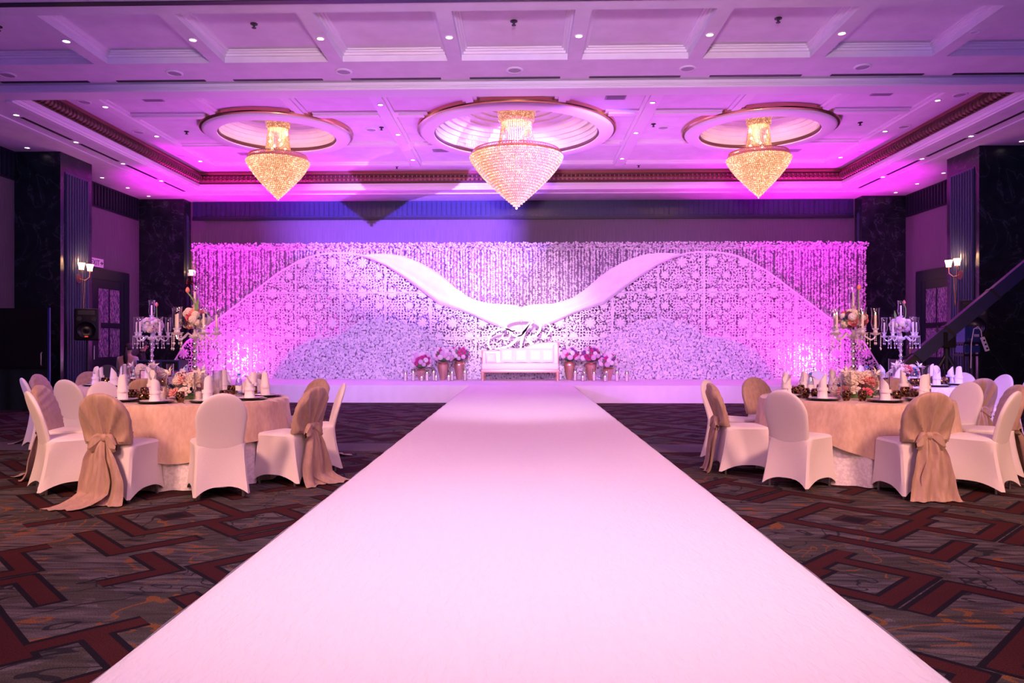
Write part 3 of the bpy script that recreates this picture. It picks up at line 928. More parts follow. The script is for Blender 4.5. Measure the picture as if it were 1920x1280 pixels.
# ---------------------------------------------------------------- columns
def column(name, label, x0, x1, y0, y1, side, group):
    t = thing(name, label, 'column', ((x0 + x1) / 2, (y0 + y1) / 2, 0), 0, group)
    cx_, cy_ = (x0 + x1) / 2, (y0 + y1) / 2
    hw, hd = (x1 - x0) / 2, (y1 - y0) / 2
    MB().box(-hw, hw, -hd, hd, 0, ZS).build('marble_shaft', M['marble'], t, smooth=False)
    MB().box(-hw - 0.015, hw + 0.015, -hd - 0.015, hd + 0.015, 0, 0.25).build('plinth', M['navy'], t, smooth=False)
    if side:
        f = MB()
        xs = side * hw
        n = 9
        yy0, yy1 = -hd + 0.16, hd - 0.16
        lo, hi = sorted((xs, xs + side * 0.012))
        f.box(lo, hi, yy0, yy1, 0.3, 5.0)
        bd = f.build('fluted_panel', M['flute'], t, smooth=False)
        fm = MB().tube([(0, 0, 0.34), (0, 0, 4.96)], (yy1 - yy0) / n * 0.42, 8).mesh('flute', M['flute'])
        for i in range(n):
            obj('flute', fm, bd, (xs + side * 0.01, yy0 + (i + 0.5) * (yy1 - yy0) / n, 0))
    return t
column('marble_column', 'broad dark marble column at the left with a fluted side', XL + 0.002, -9.85, 15.73, 16.9, 1, 'dark marble columns')
column('marble_column', 'broad dark marble column at the right with a fluted side', 9.5, XR - 0.002, 15.73, 16.9, -1, 'dark marble columns')
column('marble_column', 'dark marble corner column left of the flower backdrop', XL + 0.002, -9.56, 20.95, YB - 0.002, 1, 'dark marble columns')
column('marble_column', 'dark marble corner column right of the flower backdrop', 9.45, XR - 0.002, 20.95, YB - 0.002, -1, 'dark marble columns')

# ---------------------------------------------------------------- doors in the side walls
def door(n, x, sg):
    d = tag(obj('door_%d' % n, None, None, (x, 0, 0)), kind='structure')
    y0, y1, zt_ = 17.05, 20.3, 3.22
    def bx(d0, d1, ya, yb, za, zb):
        lo, hi = sorted((sg * d0, sg * d1))
        return MB().box(lo, hi, ya, yb, za, zb)
    for (a, b_, c, e) in ((y0, y0 + 0.22, 0, zt_), (y1 - 0.28, y1, 0, zt_), (y0 + 0.22, y1 - 0.28, zt_ - 0.28, zt_)):
        bx(0.0, 0.07, a, b_, c, e).build('door_frame', M['navy'], d, smooth=False)
    ym = (y0 + y1 - 0.06) / 2
    for (a, b_) in ((y0 + 0.22, ym), (ym, y1 - 0.28)):
        bx(0.0, 0.03, a, b_, 0.0, zt_ - 0.28).build('door_leaf', M['navy'], d, smooth=False)
        for (c, e) in ((0.0, 0.95), (1.70, 1.84), (2.72, zt_ - 0.28)):
            bx(0.03, 0.055, a, b_, c, e).build('rail', M['navy'], d, smooth=False)
        for yy in (a, b_ - 0.17):
            bx(0.03, 0.058, yy, yy + 0.17, 0, zt_ - 0.28).build('stile', M['navy'], d, smooth=False)
        yc = (a + b_) / 2
        bx(0.03, 0.05, yc - 0.025, yc + 0.025, 0.95, 2.72).build('glazing_bar', M['navy'], d, smooth=False)
        for (c, e) in ((0.95, 1.70), (1.84, 2.72)):
            for (p, q) in ((a + 0.17, yc - 0.025), (yc + 0.025, b_ - 0.17)):
                bx(0.03, 0.04, p, q, c, e).build('pane', M['frosted'], d, smooth=False)
    lo = sg * 0.09
    MB().tube([(lo, ym - 0.09, 0.9), (lo, ym - 0.09, 1.25)], 0.012, 8).build('handle', M['steel'], d)
door(1, XL, 1)
door(2, XR, -1)

# exit sign above the left door
t = thing('exit_sign', 'white exit sign with dark letters and arrow above the left door', 'sign', (XL + 0.002, 18.75, 3.36))
MB().box(0, 0.05, -0.3, 0.3, -0.11, 0.11).build('sign_box', M['signwhite'], t, smooth=False)
cu = bpy.data.curves.new('letters', 'FONT')
cu.body = 'EXIT'
cu.size = 0.19
cu.extrude = 0.002
cu.align_x = 'LEFT'
tmp = bpy.data.objects.new('tmp', cu)
COL.objects.link(tmp)
dg = bpy.context.evaluated_depsgraph_get()
me = bpy.data.meshes.new_from_object(tmp.evaluated_get(dg))
bpy.data.objects.remove(tmp)
me.materials.clear(); me.materials.append(M['signink'])
obj('letters', me, t, (0.053, -0.27, -0.068), (PI / 2, 0, PI / 2))
ar = MB()
ar.box(0.051, 0.055, 0.155, 0.22, -0.012, 0.012)
ar.add([(0.051, 0.21, -0.05), (0.051, 0.21, 0.05), (0.051, 0.28, 0), (0.055, 0.21, -0.05), (0.055, 0.21, 0.05), (0.055, 0.28, 0)], [(0, 1, 2), (3, 5, 4), (0, 3, 4, 1), (1, 4, 5, 2), (2, 5, 3, 0)])
ar.build('arrow', M['signink'], t, smooth=False)

# ---------------------------------------------------------------- wall sconces
def sconce(x, y, z, sg, label, watts=10):
    t = thing('wall_sconce', label, 'wall lamp', (x, y, z), 0, 'brass wall sconces')
    MB().add([(0, 0, 0)], [])
    m = MB()
    m.tube([(0, 0, -0.25), (sg * 0.03, 0, -0.25)], [0.11, 0.10], 18)
    m.build('wall_plate', M['bronze'], t)
    for dy in (-0.16, 0.16):
        MB().tube([(sg * 0.03, 0, -0.25), (sg * 0.13, dy * 0.4, -0.28), (sg * 0.18, dy * 0.9, -0.2), (sg * 0.18, dy, -0.08)], 0.011, 8).build('arm', M['gold'], t)
        MB().lathe([(0.035, -0.08), (0.05, -0.075), (0.05, -0.065), (0.02, -0.06)], 14, (sg * 0.18, dy, 0)).build('lamp_cup', M['gold'], t)
        MB().lathe([(0.048, -0.065), (0.055, 0.0), (0.078, 0.085), (0.072, 0.085), (0.05, 0.0), (0.043, -0.06)], 4 * 4, (sg * 0.18, dy, 0)).build('shade', M['lampglass'], t)
    MB().tube([(sg * 0.13, -0.04, -0.27), (sg * 0.13, -0.045, -0.5), (sg * 0.13, 0.0, -0.92)], 0.008, 6).build('drop_cord', M['gold'], t)
    MB().tube([(sg * 0.13, 0.04, -0.27), (sg * 0.13, 0.035, -0.5), (sg * 0.13, 0.0, -0.92)], 0.008, 6).build('drop_cord', M['gold'], t)
    point('sconce_lamp', (x + sg * 0.2, y, z + 0.17), (1.0, 0.5, 0.22), watts, 0.03)
sconce(-9.83, 16.32, 2.98, 1, 'lit brass twin wall sconce on the left marble column')
sconce(9.48, 16.32, 3.02, -1, 'lit brass twin wall sconce on the right marble column')
sconce(-9.54, 21.15, 3.3, 1, 'lit wall sconce on the corner column left of the backdrop', 4)
sconce(9.43, 21.15, 3.0, -1, 'lit wall sconce on the corner column right of the backdrop', 4)
t = thing('wall_box', 'small white box on the wall at the left end of the backdrop', 'box', (-9.25, YB - 0.15, 3.28))
MB().box(-0.28, 0.28, -0.14, 0.148, -0.045, 0.045).build('case', M['signwhite'], t, smooth=False)
MB().box(-0.24, 0.24, -0.1, 0.1, -0.055, -0.045).build('lower_lip', M['grill'], t, smooth=False)

# =================================================================== STAGE AND RUNWAY
SZ = 0.38
t = thing('stage', 'long low stage with white skirt in front of the backdrop', 'stage', (0, 18.3, 0))
m = MB().box(-8.2, 8.2, -2.0, 0.9, SZ - 0.02, SZ)
m.box(-9.44, 9.40, 0.9, 2.4, SZ - 0.02, SZ)
m.build('stage_top', M['stage_cloth'], t, smooth=False)
m = MB()
def skirt(u, v):
    return (-8.2 + 16.4 * u, -2.01 - 0.004 * math.sin(u * 420) - 0.006 * (1 - v), SZ * v)
m.grid(skirt, 400, 3)
m.build('front_skirt', M['stage_cloth'], t)
for s in (-1, 1):
    MB().box(min(s * 8.19, s * 8.2), max(s * 8.19, s * 8.2), -2.0, 0.9, 0, SZ - 0.02).build('side_skirt', M['stage_cloth'], t, smooth=False)
    MB().box(min(s * 8.2, s * 9.4), max(s * 8.2, s * 9.4), 0.9, 0.91, 0, SZ - 0.02).build('rear_step_skirt', M['stage_cloth'], t, smooth=False)
    MB().box(min(s * 9.39, s * 9.40), max(s * 9.39, s * 9.40), 0.91, 2.4, 0, SZ - 0.02).build('side_skirt', M['stage_cloth'], t, smooth=False)

RW = 1.155
m = MB()
ny = 150
def rtop(u, v):
    x = -RW + 2 * RW * u
    y = -1.0 + 17.27 * v
    e = max(0.0, abs(x) - (RW - 0.05)) / 0.05
    z = SZ + 0.001 + 0.0035 * math.sin(y * 2.1 + 0.8 * math.sin(x * 2.2)) * (1 - e) + 0.002 * math.sin(x * 9 + y * 0.7) - 0.02 * e ** 2
    return (x, y, z)
m.grid(rtop, 60, ny)
run = thing('runway', 'wide white cloth covered runway leading up to the stage', 'runway', (0, 0, 0))
m.build('runway_top', M['runway'], run)
for s in (-1, 1):
    def side(u, v, s=s):
        y = -1.0 + 17.27 * u
        return (s * (RW + 0.004 + 0.02 * (1 - v) + 0.004 * math.sin(y * 11)), y, (SZ - 0.019) * v)
    MB().grid(side, 260, 4).build('side_skirt', M['runway'], run)
MB().box(-RW, RW, -1.02, -1.0, 0, SZ - 0.02).build('end_skirt', M['runway'], run, smooth=False)

# =================================================================== BACKDROP
def rosette(n=5, inner=0.55):
    V = [(0, -0.30, 0)]
    F = []
    for k in range(2 * n):
        a = PI * k / n
        r = 1.0 if k % 2 == 0 else inner
        V.append((r * math.cos(a), -0.12 if k % 2 == 0 else 0.12, r * math.sin(a)))
    for k in range(2 * n):
        F.append((0, 1 + (k + 1) % (2 * n), 1 + k))
    return np.array(V), np.array(F)
RV, RF = rosette()
RV8, RF8 = rosette(5, 0.74)

bx0, bx1, bzt = -9.0, 9.27, 4.05
bd = thing('flower_backdrop', 'tall wall of hanging white flower strings with a flower garland on top', 'backdrop', (0, 0, SZ))
def drp(u, v):
    x = bx0 + (bx1 - bx0) * u
    return (x, 20.44 + 0.03 * math.sin(x * 38), 0.0 + (bzt - 0.05 - SZ) * v)
MB().grid(drp, 700, 2).build('backing_drape', M['drape'], bd)
for i in range(9):
    xx = bx0 + 0.1 + i * (bx1 - bx0 - 0.2) / 8
    MB().tube([(xx, 20.52, 0), (xx, 20.52, bzt - 0.1 - SZ)], 0.025, 8).build('frame_post', M['steel'], bd)
MB().tube([(bx0, 20.4, bzt - 0.1 - SZ), (bx1, 20.4, bzt - 0.1 - SZ)], 0.03, 8).build('frame_bar', M['steel'], bd)
P, S = [], []
nst = 222
for i in range(nst):
    x = bx0 + 0.03 + i * (bx1 - bx0 - 0.06) / (nst - 1)
    yy = 20.30 + 0.02 * ((i * 7) % 3 - 1)
    z = bzt - 0.18 - SZ
    jit = random.uniform(-0.012, 0.012)
    while z > 0.03:
        P.append((x + jit + random.gauss(0, 0.008), yy + random.gauss(0, 0.01), z)); S.append(random.uniform(0.032, 0.050))
        z -= random.uniform(0.038, 0.060)
V, F = scatter(RV, RF, np.array(P), np.array(S), 0.5)
tag(obj('flower_strings', np_mesh('flower_strings', V, F, M['petal']), bd), kind='stuff')
n = 4200
P = np.stack([rng.uniform(bx0 - 0.03, bx1 + 0.03, n), rng.uniform(20.18, 20.44, n), rng.uniform(-0.12, 0.085, n) + bzt - 0.09 - SZ], -1)
V, F = scatter(RV, RF, P, rng.uniform(0.024, 0.036, n), 0.6)
tag(obj('flower_garland', np_mesh('flower_garland', V, F, M['petal']), bd), kind='stuff')

# curves traced on the real wall: distance from the axis -> height
def curve(pts, ppm):
    a = np.array(sorted(pts), dtype=float)
    return a[:, 0] / ppm, 1.27 + (646 - a[:, 1]) / ppm
LX, LZ = curve([(668, 712), (662, 688), (633, 641), (559, 588), (504, 546), (458, 511), (420, 489), (400, 481), (381, 476), (360, 473.5), (342, 473), (325, 473.5), (311, 475), (283, 482), (252, 496), (219, 518), (188, 541), (154, 567), (120, 577), (95, 586), (59, 603), (33, 613), (0, 622)], 70.7)
FXc, FZ = curve([(300, 478), (280, 476.5), (260, 476), (243, 477), (226, 480), (207, 486), (188, 494), (168, 505), (149, 518), (123, 541), (97, 559), (77, 566), (59, 570), (35, 571), (17, 572), (6, 575), (0, 577)], 70.9)
MX, MZ = curve([(466, 710), (456, 688), (445, 670), (432, 658), (420, 650), (394, 639), (363, 634), (350, 632), (337, 628), (327, 620), (317, 611), (305, 605), (291, 602), (272, 600), (252, 599), (226, 602), (201, 609), (175, 622), (155, 635), (136, 648), (110, 661), (85, 671), (50, 680), (0, 684)], 71.8)

# ---- cut-work lace screens
CELL = 0.0130
def lace_solid(x, z):
    """x,z arrays -> bool solid"""
    sol = np.zeros(x.shape, bool)
    # network: edges of jittered cells
    p = 0.074
    gx, gz = np.floor(x / p), np.floor(z / p)
    f1 = np.full(x.shape, 9.0); f2 = np.full(x.shape, 9.0)
    for i in (-1, 0, 1):
        for j in (-1, 0, 1):
            cx_, cz_ = gx + i, gz + j
            h1 = np.modf(np.abs(np.sin(cx_ * 127.1 + cz_ * 311.7) * 43758.5453))[0]
            h2 = np.modf(np.abs(np.sin(cx_ * 269.5 + cz_ * 183.3) * 24634.6345))[0]
            d = np.hypot((cx_ + 0.15 + 0.7 * h1) * p - x, (cz_ + 0.15 + 0.7 * h2) * p - z)
            f2 = np.where(d < f1, f1, np.minimum(f2, d)); f1 = np.minimum(f1, d)
    sol |= (f2 - f1) < 0.0225
    T = 0.80
    u = np.mod(x, T); v = np.mod(z, T)
    def motif_ring(cu, cv, r, w):
        d = np.hypot(u - cu, v - cv)
        return np.abs(d - r) < w
    for (cu, cv, r) in ((0.62, 0.60, 0.10), (0.30, 0.14, 0.09), (0.13, 0.62, 0.075)):
        d = np.hypot(u - cu, v - cv)
        sol &= ~((d < r * 0.8) & (d > r * 0.55))
        sol |= np.abs(d - r) < 0.013
        sol |= np.abs(d - r * 0.42) < 0.013
    # leaves with an outline cut round them
    for (cu, cv, an) in ((0.42, 0.52, 0.9), (0.52, 0.36, 2.2), (0.70, 0.30, 0.3), (0.10, 0.35, 1.6), (0.36, 0.70, 2.7), (0.60, 0.12, 1.2), (0.24, 0.44, 0.4)):
        c, s = math.cos(an), math.sin(an)
        a = (u - cu) * c + (v - cv) * s
        b_ = -(u - cu) * s + (v - cv) * c
        e = (a / 0.085) ** 2 + (b_ / 0.036) ** 2
        sol &= ~((e < 2.1) & (e > 1.0))
        sol |= e <= 1.0
    # eight-petal blooms
    for (cu, cv, r) in ((0.22, 0.24, 0.15), (0.58, 0.70, 0.12)):
        d = np.hypot(u - cu, v - cv); an = np.arctan2(v - cv, u - cu)
        rad = r * (0.42 + 0.58 * np.abs(np.cos(4 * an)) ** 0.6)
        sol &= ~((d < rad * 1.36 + 0.006) & (d > rad))
        sol |= d <= rad
    return sol

def bloom_mesh(r):
    m_ = MB()
    for k in range(8):
        a = 2 * PI * k / 8
        c, s = math.cos(a), math.sin(a)
        def P_(p, q, h):
            return (p * c - q * s, -h, p * s + q * c)
        m_.add([P_(0.12 * r, 0, 0.002), P_(0.55 * r, 0.2 * r, 0.004), P_(0.98 * r, 0, 0.002), P_(0.55 * r, -0.2 * r, 0.004), P_(0.55 * r, 0, 0.022)],
               [(0, 1, 4), (1, 2, 4), (2, 3, 4), (3, 0, 4)])
    m_.sphere((0, -0.004, 0), 0.13 * r, 8, 5)
    return m_
bloom_me = bloom_mesh(0.15).mesh('lace_bloom', M['lace_relief'])

def lace(side, label):
    t = thing('lace_screen', label, 'screen', (0, 19.72, SZ), 0, 'cut-work lace screens of the backdrop')
    PW = 1.2
    zlist = [SZ, 1.45, 2.65, 3.9]
    for ix in range(0, 8):
        for iz in range(3):
            xa, xb = ix * PW, min((ix + 1) * PW, 9.46)
            za, zb = zlist[iz], zlist[iz + 1]
            nx, nz = int(round((xb - xa) / CELL)), int(round((zb - za) / CELL))
            xs = xa + (np.arange(nx) + 0.5) * (xb - xa) / nx
            zs = za + (np.arange(nz) + 0.5) * (zb - za) / nz
            Xg, Zg = np.meshgrid(xs, zs)
            top = np.interp(Xg, LX, LZ)
            inside = Zg < top
            # the inner foot of the screen stays behind the flower mound
            if inside.sum() < 40:
                continue
            sol = lace_solid(Xg + 0.013 * 0, Zg)
            border = (Xg - xa < 0.03) | (xb - Xg < 0.03) | (Zg - za < 0.025) | (zb - Zg < 0.02) | (top - Zg < 0.035)
            border |= (Xg < 0.02)
            mask = inside & (sol | border)
            jj, ii = np.nonzero(mask)
            vid = np.stack([jj * (nx + 1) + ii, jj * (nx + 1) + ii + 1, (jj + 1) * (nx + 1) + ii + 1, (jj + 1) * (nx + 1) + ii], -1)
            uq, inv = np.unique(vid.ravel(), return_inverse=True)
            vx = xa + (uq % (nx + 1)) * (xb - xa) / nx
            vz = za + (uq // (nx + 1)) * (zb - za) / nz
            vz = np.minimum(vz, np.interp(vx, LX, LZ))
            yoff = 0.012 * ((ix + iz) % 2)
            yv = np.full(len(vx), yoff)
            g = 0.004
            V = np.stack([side * np.clip(vx, xa + g, xb - g), yv, np.clip(vz, za + g, zb - g) - SZ], -1)
            Fq = inv.reshape(-1, 4)
            if side > 0:
                pass
            else:
                Fq = Fq[:, ::-1]
            pn = obj('lace_panel', np_mesh('lace_panel', V, Fq, M['lace']), t)
            for a in range(int(xa / 0.8) - 1, int(xb / 0.8) + 1):
                for b_ in range(0, 6):
                    cxx, czz = a * 0.8 + 0.22, b_ * 0.8 + 0.24
                    if xa + 0.08 < cxx < xb - 0.08 and za + 0.08 < czz < zb - 0.08 and czz + 0.12 < np.interp(cxx, LX, LZ):
                        obj('lace_bloom', bloom_me, pn, (side * cxx, yoff - 0.001, czz - SZ))
    # edging along the sweep
    xs = np.concatenate([np.linspace(0.4, 9.3, 120), [9.4]])
    pts = [(side * x, -0.005, float(np.interp(x, LX, LZ)) - SZ) for x in xs]
    MB().tube(pts, 0.016, 6).build('edging', M['lace_relief'], t)
    for x in (2.4, 4.8, 7.2):
        MB().tube([(side * x, 0.04, 0), (side * x, 0.04, float(np.interp(x, LX, LZ)) - SZ - 0.05)], 0.02, 6).build('stay', M['lace_relief'], t)
lace(-1, 'white cut-work lace screen sweeping up in a hump left of the sofa')
lace(1, 'white cut-work lace screen sweeping up in a hump right of the sofa')

# ---- white stretched cloth waves
def swoosh(side, label):
    t = thing('cloth_wave', label, 'drape', (0, 19.695, SZ), 0, 'stretched cloth waves of the backdrop')
    def fn(u, v):
        x = 0.0 + u * 4.28
        zt_ = float(np.interp(x, FXc, FZ))
        zl = float(np.interp(x, LX, LZ)) - 0.02
        zl = min(zl, zt_ - 0.005)
        z = zl + (zt_ - zl) * v
        y = -0.07 * math.sin(PI * v) * min(1, (zt_ - zl) * 2) - 0.012 * math.sin(v * 9 + u * 5)
        if x < 0.02:
            y = 0
        return (side * x, y, z - SZ)
    MB().grid(fn, 120, 14).build('cloth', M['swoosh'], t)
    # a second narrow fold lying along the lower edge
    def fold(u, v):
        x = 0.6 + u * 3.5
        zt_ = float(np.interp(x, FXc, FZ))
        zl = float(np.interp(x, LX, LZ))
        h = (zt_ - zl) * 0.34
        z = zl - 0.05 + h * v
        return (side * x, -0.012 - 0.10 * math.sin(PI * v), z - SZ)
    MB().grid(fold, 90, 8).build('lower_fold', M['swoosh'], t)
    pts = [(side * x, 0.0, float(np.interp(x, FXc, FZ)) - SZ) for x in np.linspace(0.0, 4.28, 70)]
    MB().tube(pts, 0.014, 6).build('edging', M['swoosh'], t)
swoosh(-1, 'white stretched cloth wave on the left, dipping to the middle above the sofa')
swoosh(1, 'white stretched cloth wave on the right, dipping to the middle above the sofa')

# ---- flower mounds
def mound(side, label):
    t = thing('flower_mound', label, 'flower wall', (0, 19.35, SZ), 0, 'white flower mounds of the backdrop')
    n_ = 60
    xs = np.linspace(0.0 if side > 0 else 0.0, MX[-1], n_)
    zs = np.maximum(np.interp(xs, MX, MZ) - SZ, 0.01)
    V, F = [], []
    for i in range(n_):
        for (y, k) in ((0.0, 0), (0.0, 1), (0.22, 1), (0.22, 0)):
            V.append((side * xs[i], y, zs[i] * k if k else 0.0))
    for i in range(n_ - 1):
        for k in range(4):
            k2 = (k + 1) % 4
            F.append((i * 4 + k, i * 4 + k2, (i + 1) * 4 + k2, (i + 1) * 4 + k))
    MB().add(V, F).build('mound_board', M['moss'], t, smooth=False)
    pts = []
    p = 0.056
    for a in np.arange(0.02, MX[-1] - 0.02, p):
        for b_ in np.arange(0.015, 3.0, p * 0.9):
            x = a + random.gauss(0, 0.012) + (p / 2 if int(b_ / (p * 0.9)) % 2 else 0); z = b_ + random.gauss(0, 0.010)
            if x < MX[-1] and 0 < z < float(np.interp(x, MX, MZ)) - SZ + 0.01:
                pts.append((side * x, -0.012 - random.random() * 0.03, z))
    pts = np.array(pts)
    V, F = scatter(RV8, RF8, pts, rng.uniform(0.033, 0.045, len(pts)), 0.25)
    tag(obj('flower_heads', np_mesh('flower_heads', V, F, M['petal_mound']), t), kind='stuff')
mound(-1, 'rounded mound of white flowers on the stage left of the sofa')
mound(1, 'rounded mound of white flowers on the stage right of the sofa')

# ---- monogram
t = thing('monogram', 'large white script monogram letters above the sofa', 'sign', (0, 19.15, 0))
def mono(pts, w, name):
    out = []
    # smooth with Catmull-Rom
    P = [Vector((p[0] / 7.76 + 890 - 977, 0, p[1] / 7.76 + 560)) for p in pts]
    P = [Vector((p.x / 72.7, 0, 1.27 + (646 - p.z) / 72.7)) for p in P]
    P = [P[0] * 2 - P[1]] + P + [P[-1] * 2 - P[-2]]
    for i in range(1, len(P) - 2):
        for j in range(6):
            s = j / 6
            a, b_, c, d = P[i - 1], P[i], P[i + 1], P[i + 2]
            out.append(0.5 * ((2 * b_) + (c - a) * s + (2 * a - 5 * b_ + 4 * c - d) * s * s + (3 * b_ - a - 3 * c + d) * s ** 3))
    out.append(P[-2])
    n_ = len(out)
    m_ = MB()
    V, F = [], []
    for i, p in enumerate(out):
        d = (out[min(i + 1, n_ - 1)] - out[max(i - 1, 0)]).normalized()
        nn = Vector((-d.z, 0, d.x))
        ww = w * (0.35 + 0.65 * math.sin(PI * (0.08 + 0.84 * i / (n_ - 1)))) / 2
        for (sx, y) in ((1, -0.02), (1, 0.02), (-1, 0.02), (-1, -0.02)):
            q = p + nn * (ww * sx)
            V.append((q.x, y, q.z))
    for i in range(n_ - 1):
        for k in range(4):
            k2 = (k + 1) % 4
            F.append((i * 4 + k, (i + 1) * 4 + k, (i + 1) * 4 + k2, i * 4 + k2))
    F.append((0, 1, 2, 3)); F.append(((n_ - 1) * 4 + 3, (n_ - 1) * 4 + 2, (n_ - 1) * 4 + 1, (n_ - 1) * 4))
    m_.add(V, F)
    return m_.build(name, M['white_gloss'], t, smooth=False)
mono([(700, 470), (600, 470), (500, 455), (450, 405), (480, 330), (580, 290), (700, 278), (820, 292), (920, 345), (952, 420), (915, 500), (840, 550), (740, 565)], 0.075, 'bowl_stroke')
mono([(860, 320), (790, 395), (720, 475), (650, 545), (580, 620), (500, 680), (400, 715), (300, 730)], 0.07, 'letter_stroke')
mono([(800, 350), (745, 430), (705, 520), (680, 610), (664, 735)], 0.09, 'letter_stroke')
mono([(735, 560), (780, 605), (840, 665), (900, 705), (960, 720)], 0.085, 'letter_stroke')
mono([(700, 520), (620, 545), (560, 525), (545, 480), (590, 465)], 0.05, 'letter_stroke')
mono([(560, 490), (500, 450), (420, 440), (320, 465), (240, 525), (205, 610), (205, 690), (240, 740)], 0.055, 'letter_stroke')
mono([(960, 360), (1030, 350), (1085, 385), (1100, 450), (1060, 520), (990, 580)], 0.045, 'letter_stroke')
mono([(520, 470), (515, 540), (460, 590), (400, 570), (420, 510)], 0.04, 'letter_stroke')

# ---- sofa
sx0, sx1 = -0.98, 0.93
t = thing('sofa', 'ivory chaise sofa with rose gold frame in the middle of the stage', 'sofa', (0, 18.75, SZ))
def rbox(x0, x1, y0, y1, z0, z1, r=0.03):
    bm = bmesh.new()
    bmesh.ops.create_cube(bm, size=1.0)
    for v in bm.verts:
        v.co = Vector(((x0 + x1) / 2 + v.co.x * (x1 - x0), (y0 + y1) / 2 + v.co.y * (y1 - y0), (z0 + z1) / 2 + v.co.z * (z1 - z0)))
    bmesh.ops.bevel(bm, geom=bm.edges[:] + bm.verts[:], offset=r, segments=3, affect='EDGES', profile=0.5)
    mb = MB()
    bm.verts.ensure_lookup_table()
    for i, v in enumerate(bm.verts):
        v.index = i
    mb.add([v.co[:] for v in bm.verts], [tuple(v.index for v in f.verts) for f in bm.faces])
    bm.free()
    return mb
rbox(sx0, sx1, -0.36, 0.34, 0.27, 0.43, 0.05).build('seat_cushion', M['sofa'], t)
rbox(sx0 - 0.01, sx1 + 0.01, -0.37, 0.36, 0.20, 0.28, 0.015).build('seat_rail', M['sofa_wood'], t)
leg_me = MB().lathe([(0.045, 0.21), (0.05, 0.17), (0.028, 0.13), (0.036, 0.08), (0.024, 0.05), (0.035, 0.03), (0.03, 0.0)], 14).mesh('leg', M['sofa_wood'])
for x in (sx0 + 0.03, sx1 - 0.03):
    for y in (-0.31, 0.30):
        obj('leg', leg_me, t, (x, y, 0))
n_ = 40
V, F, T_ = [], [], []
for i in range(n_ + 1):
    u = i / n_
    x = sx0 + (sx1 - sx0) * u
    zt_ = 0.72 + 0.22 * (1 / (1 + math.exp(-(u - 0.60) * 13))) + 0.0 * u
    T_.append((x, 0.33, zt_))
    for (y, z) in ((0.27, 0.40), (0.30, zt_), (0.38, zt_), (0.38, 0.24)):
        V.append((x, y, z))
for i in range(n_):
    for k in range(4):
        k2 = (k + 1) % 4
        F.append((i * 4 + k, (i + 1) * 4 + k, (i + 1) * 4 + k2, i * 4 + k2))
F.append((0, 1, 2, 3)); F.append((n_ * 4 + 3, n_ * 4 + 2, n_ * 4 + 1, n_ * 4))
MB().add(V, F).build('backrest', M['sofa'], t)
MB().tube(T_, 0.024, 8).build('top_rail', M['sofa_wood'], t)
rbox(sx1 - 0.13, sx1, -0.30, 0.34, 0.40, 0.90, 0.05).build('arm', M['sofa'], t)
rbox(sx0, sx0 + 0.10, -0.30, 0.34, 0.40, 0.70, 0.05).build('arm', M['sofa'], t)
MB().sphere((sx1 - 0.02, -0.28, 0.94), 0.03, 10, 8).build('finial', M['sofa_wood'], t)
MB().sphere((sx0 + 0.02, -0.28, 0.73), 0.03, 10, 8).build('finial', M['sofa_wood'], t)
MB().tube([(sx1 - 0.02, -0.28, 0.2), (sx1 - 0.02, -0.28, 0.92)], 0.02, 8).build('arm_post', M['sofa_wood'], t)
MB().tube([(sx0 + 0.02, -0.28, 0.2), (sx0 + 0.02, -0.28, 0.71)], 0.02, 8).build('arm_post', M['sofa_wood'], t)

def pillow(w, h, d):
    m_ = MB()
    for sgn in (-1, 1):
        def fn(u, v, sgn=sgn):
            a, b_ = 2 * u - 1, 2 * v - 1
            th = d / 2 * (max(0, 1 - a ** 4) * max(0, 1 - b_ ** 4)) ** 0.5
            px = a * (1 - 0.06 * (1 - b_ * b_)) * w / 2
            pz = b_ * (1 - 0.06 * (1 - a * a)) * h / 2
            return (px * sgn, sgn * th, pz)
        m_.grid(fn, 12, 12)
    return m_
pme = pillow(0.36, 0.37, 0.13).mesh('pillow_body', M['cushion'])
pip = lambda w, h: [(w / 2 * a, 0, h / 2 * b_) for a, b_ in ((-0.98, -0.98), (0, -0.93), (0.98, -0.98), (0.93, 0), (0.98, 0.98), (0, 0.93), (-0.98, 0.98), (-0.93, 0), (-0.98, -0.98))]
pipe_me = MB().tube(pip(0.36, 0.37), 0.007, 6).mesh('piping', M['cushion'])
for i, (x, w) in enumerate(((-0.36, 'leftmost'), (0.0, 'second from the left'), (0.36, 'third from the left'), (0.68, 'rightmost'))):
    pt = thing('cushion', 'blush satin sofa cushion, %s of the four upright ones' % w, 'cushion', (x, 18.94, SZ + 0.43 + 0.19), 0, 'upright cushions on the sofa')
    pt.rotation_euler = (-0.16, 0, 0)
    pb = obj('cushion_body', pme, pt)
    obj('piping', pipe_me, pt)
pt = thing('cushion', 'small blush cushion lying at the low left end of the sofa', 'cushion', (-0.76, 18.92, SZ + 0.43 + 0.125), 0)
pt.rotation_euler = (-0.2, 0, 0.3)
obj('cushion_body', pillow(0.26, 0.24, 0.10).mesh('cushion_body', M['cushion']), pt)
obj('piping', MB().tube(pip(0.26, 0.24), 0.006, 6).mesh('piping', M['cushion']), pt)

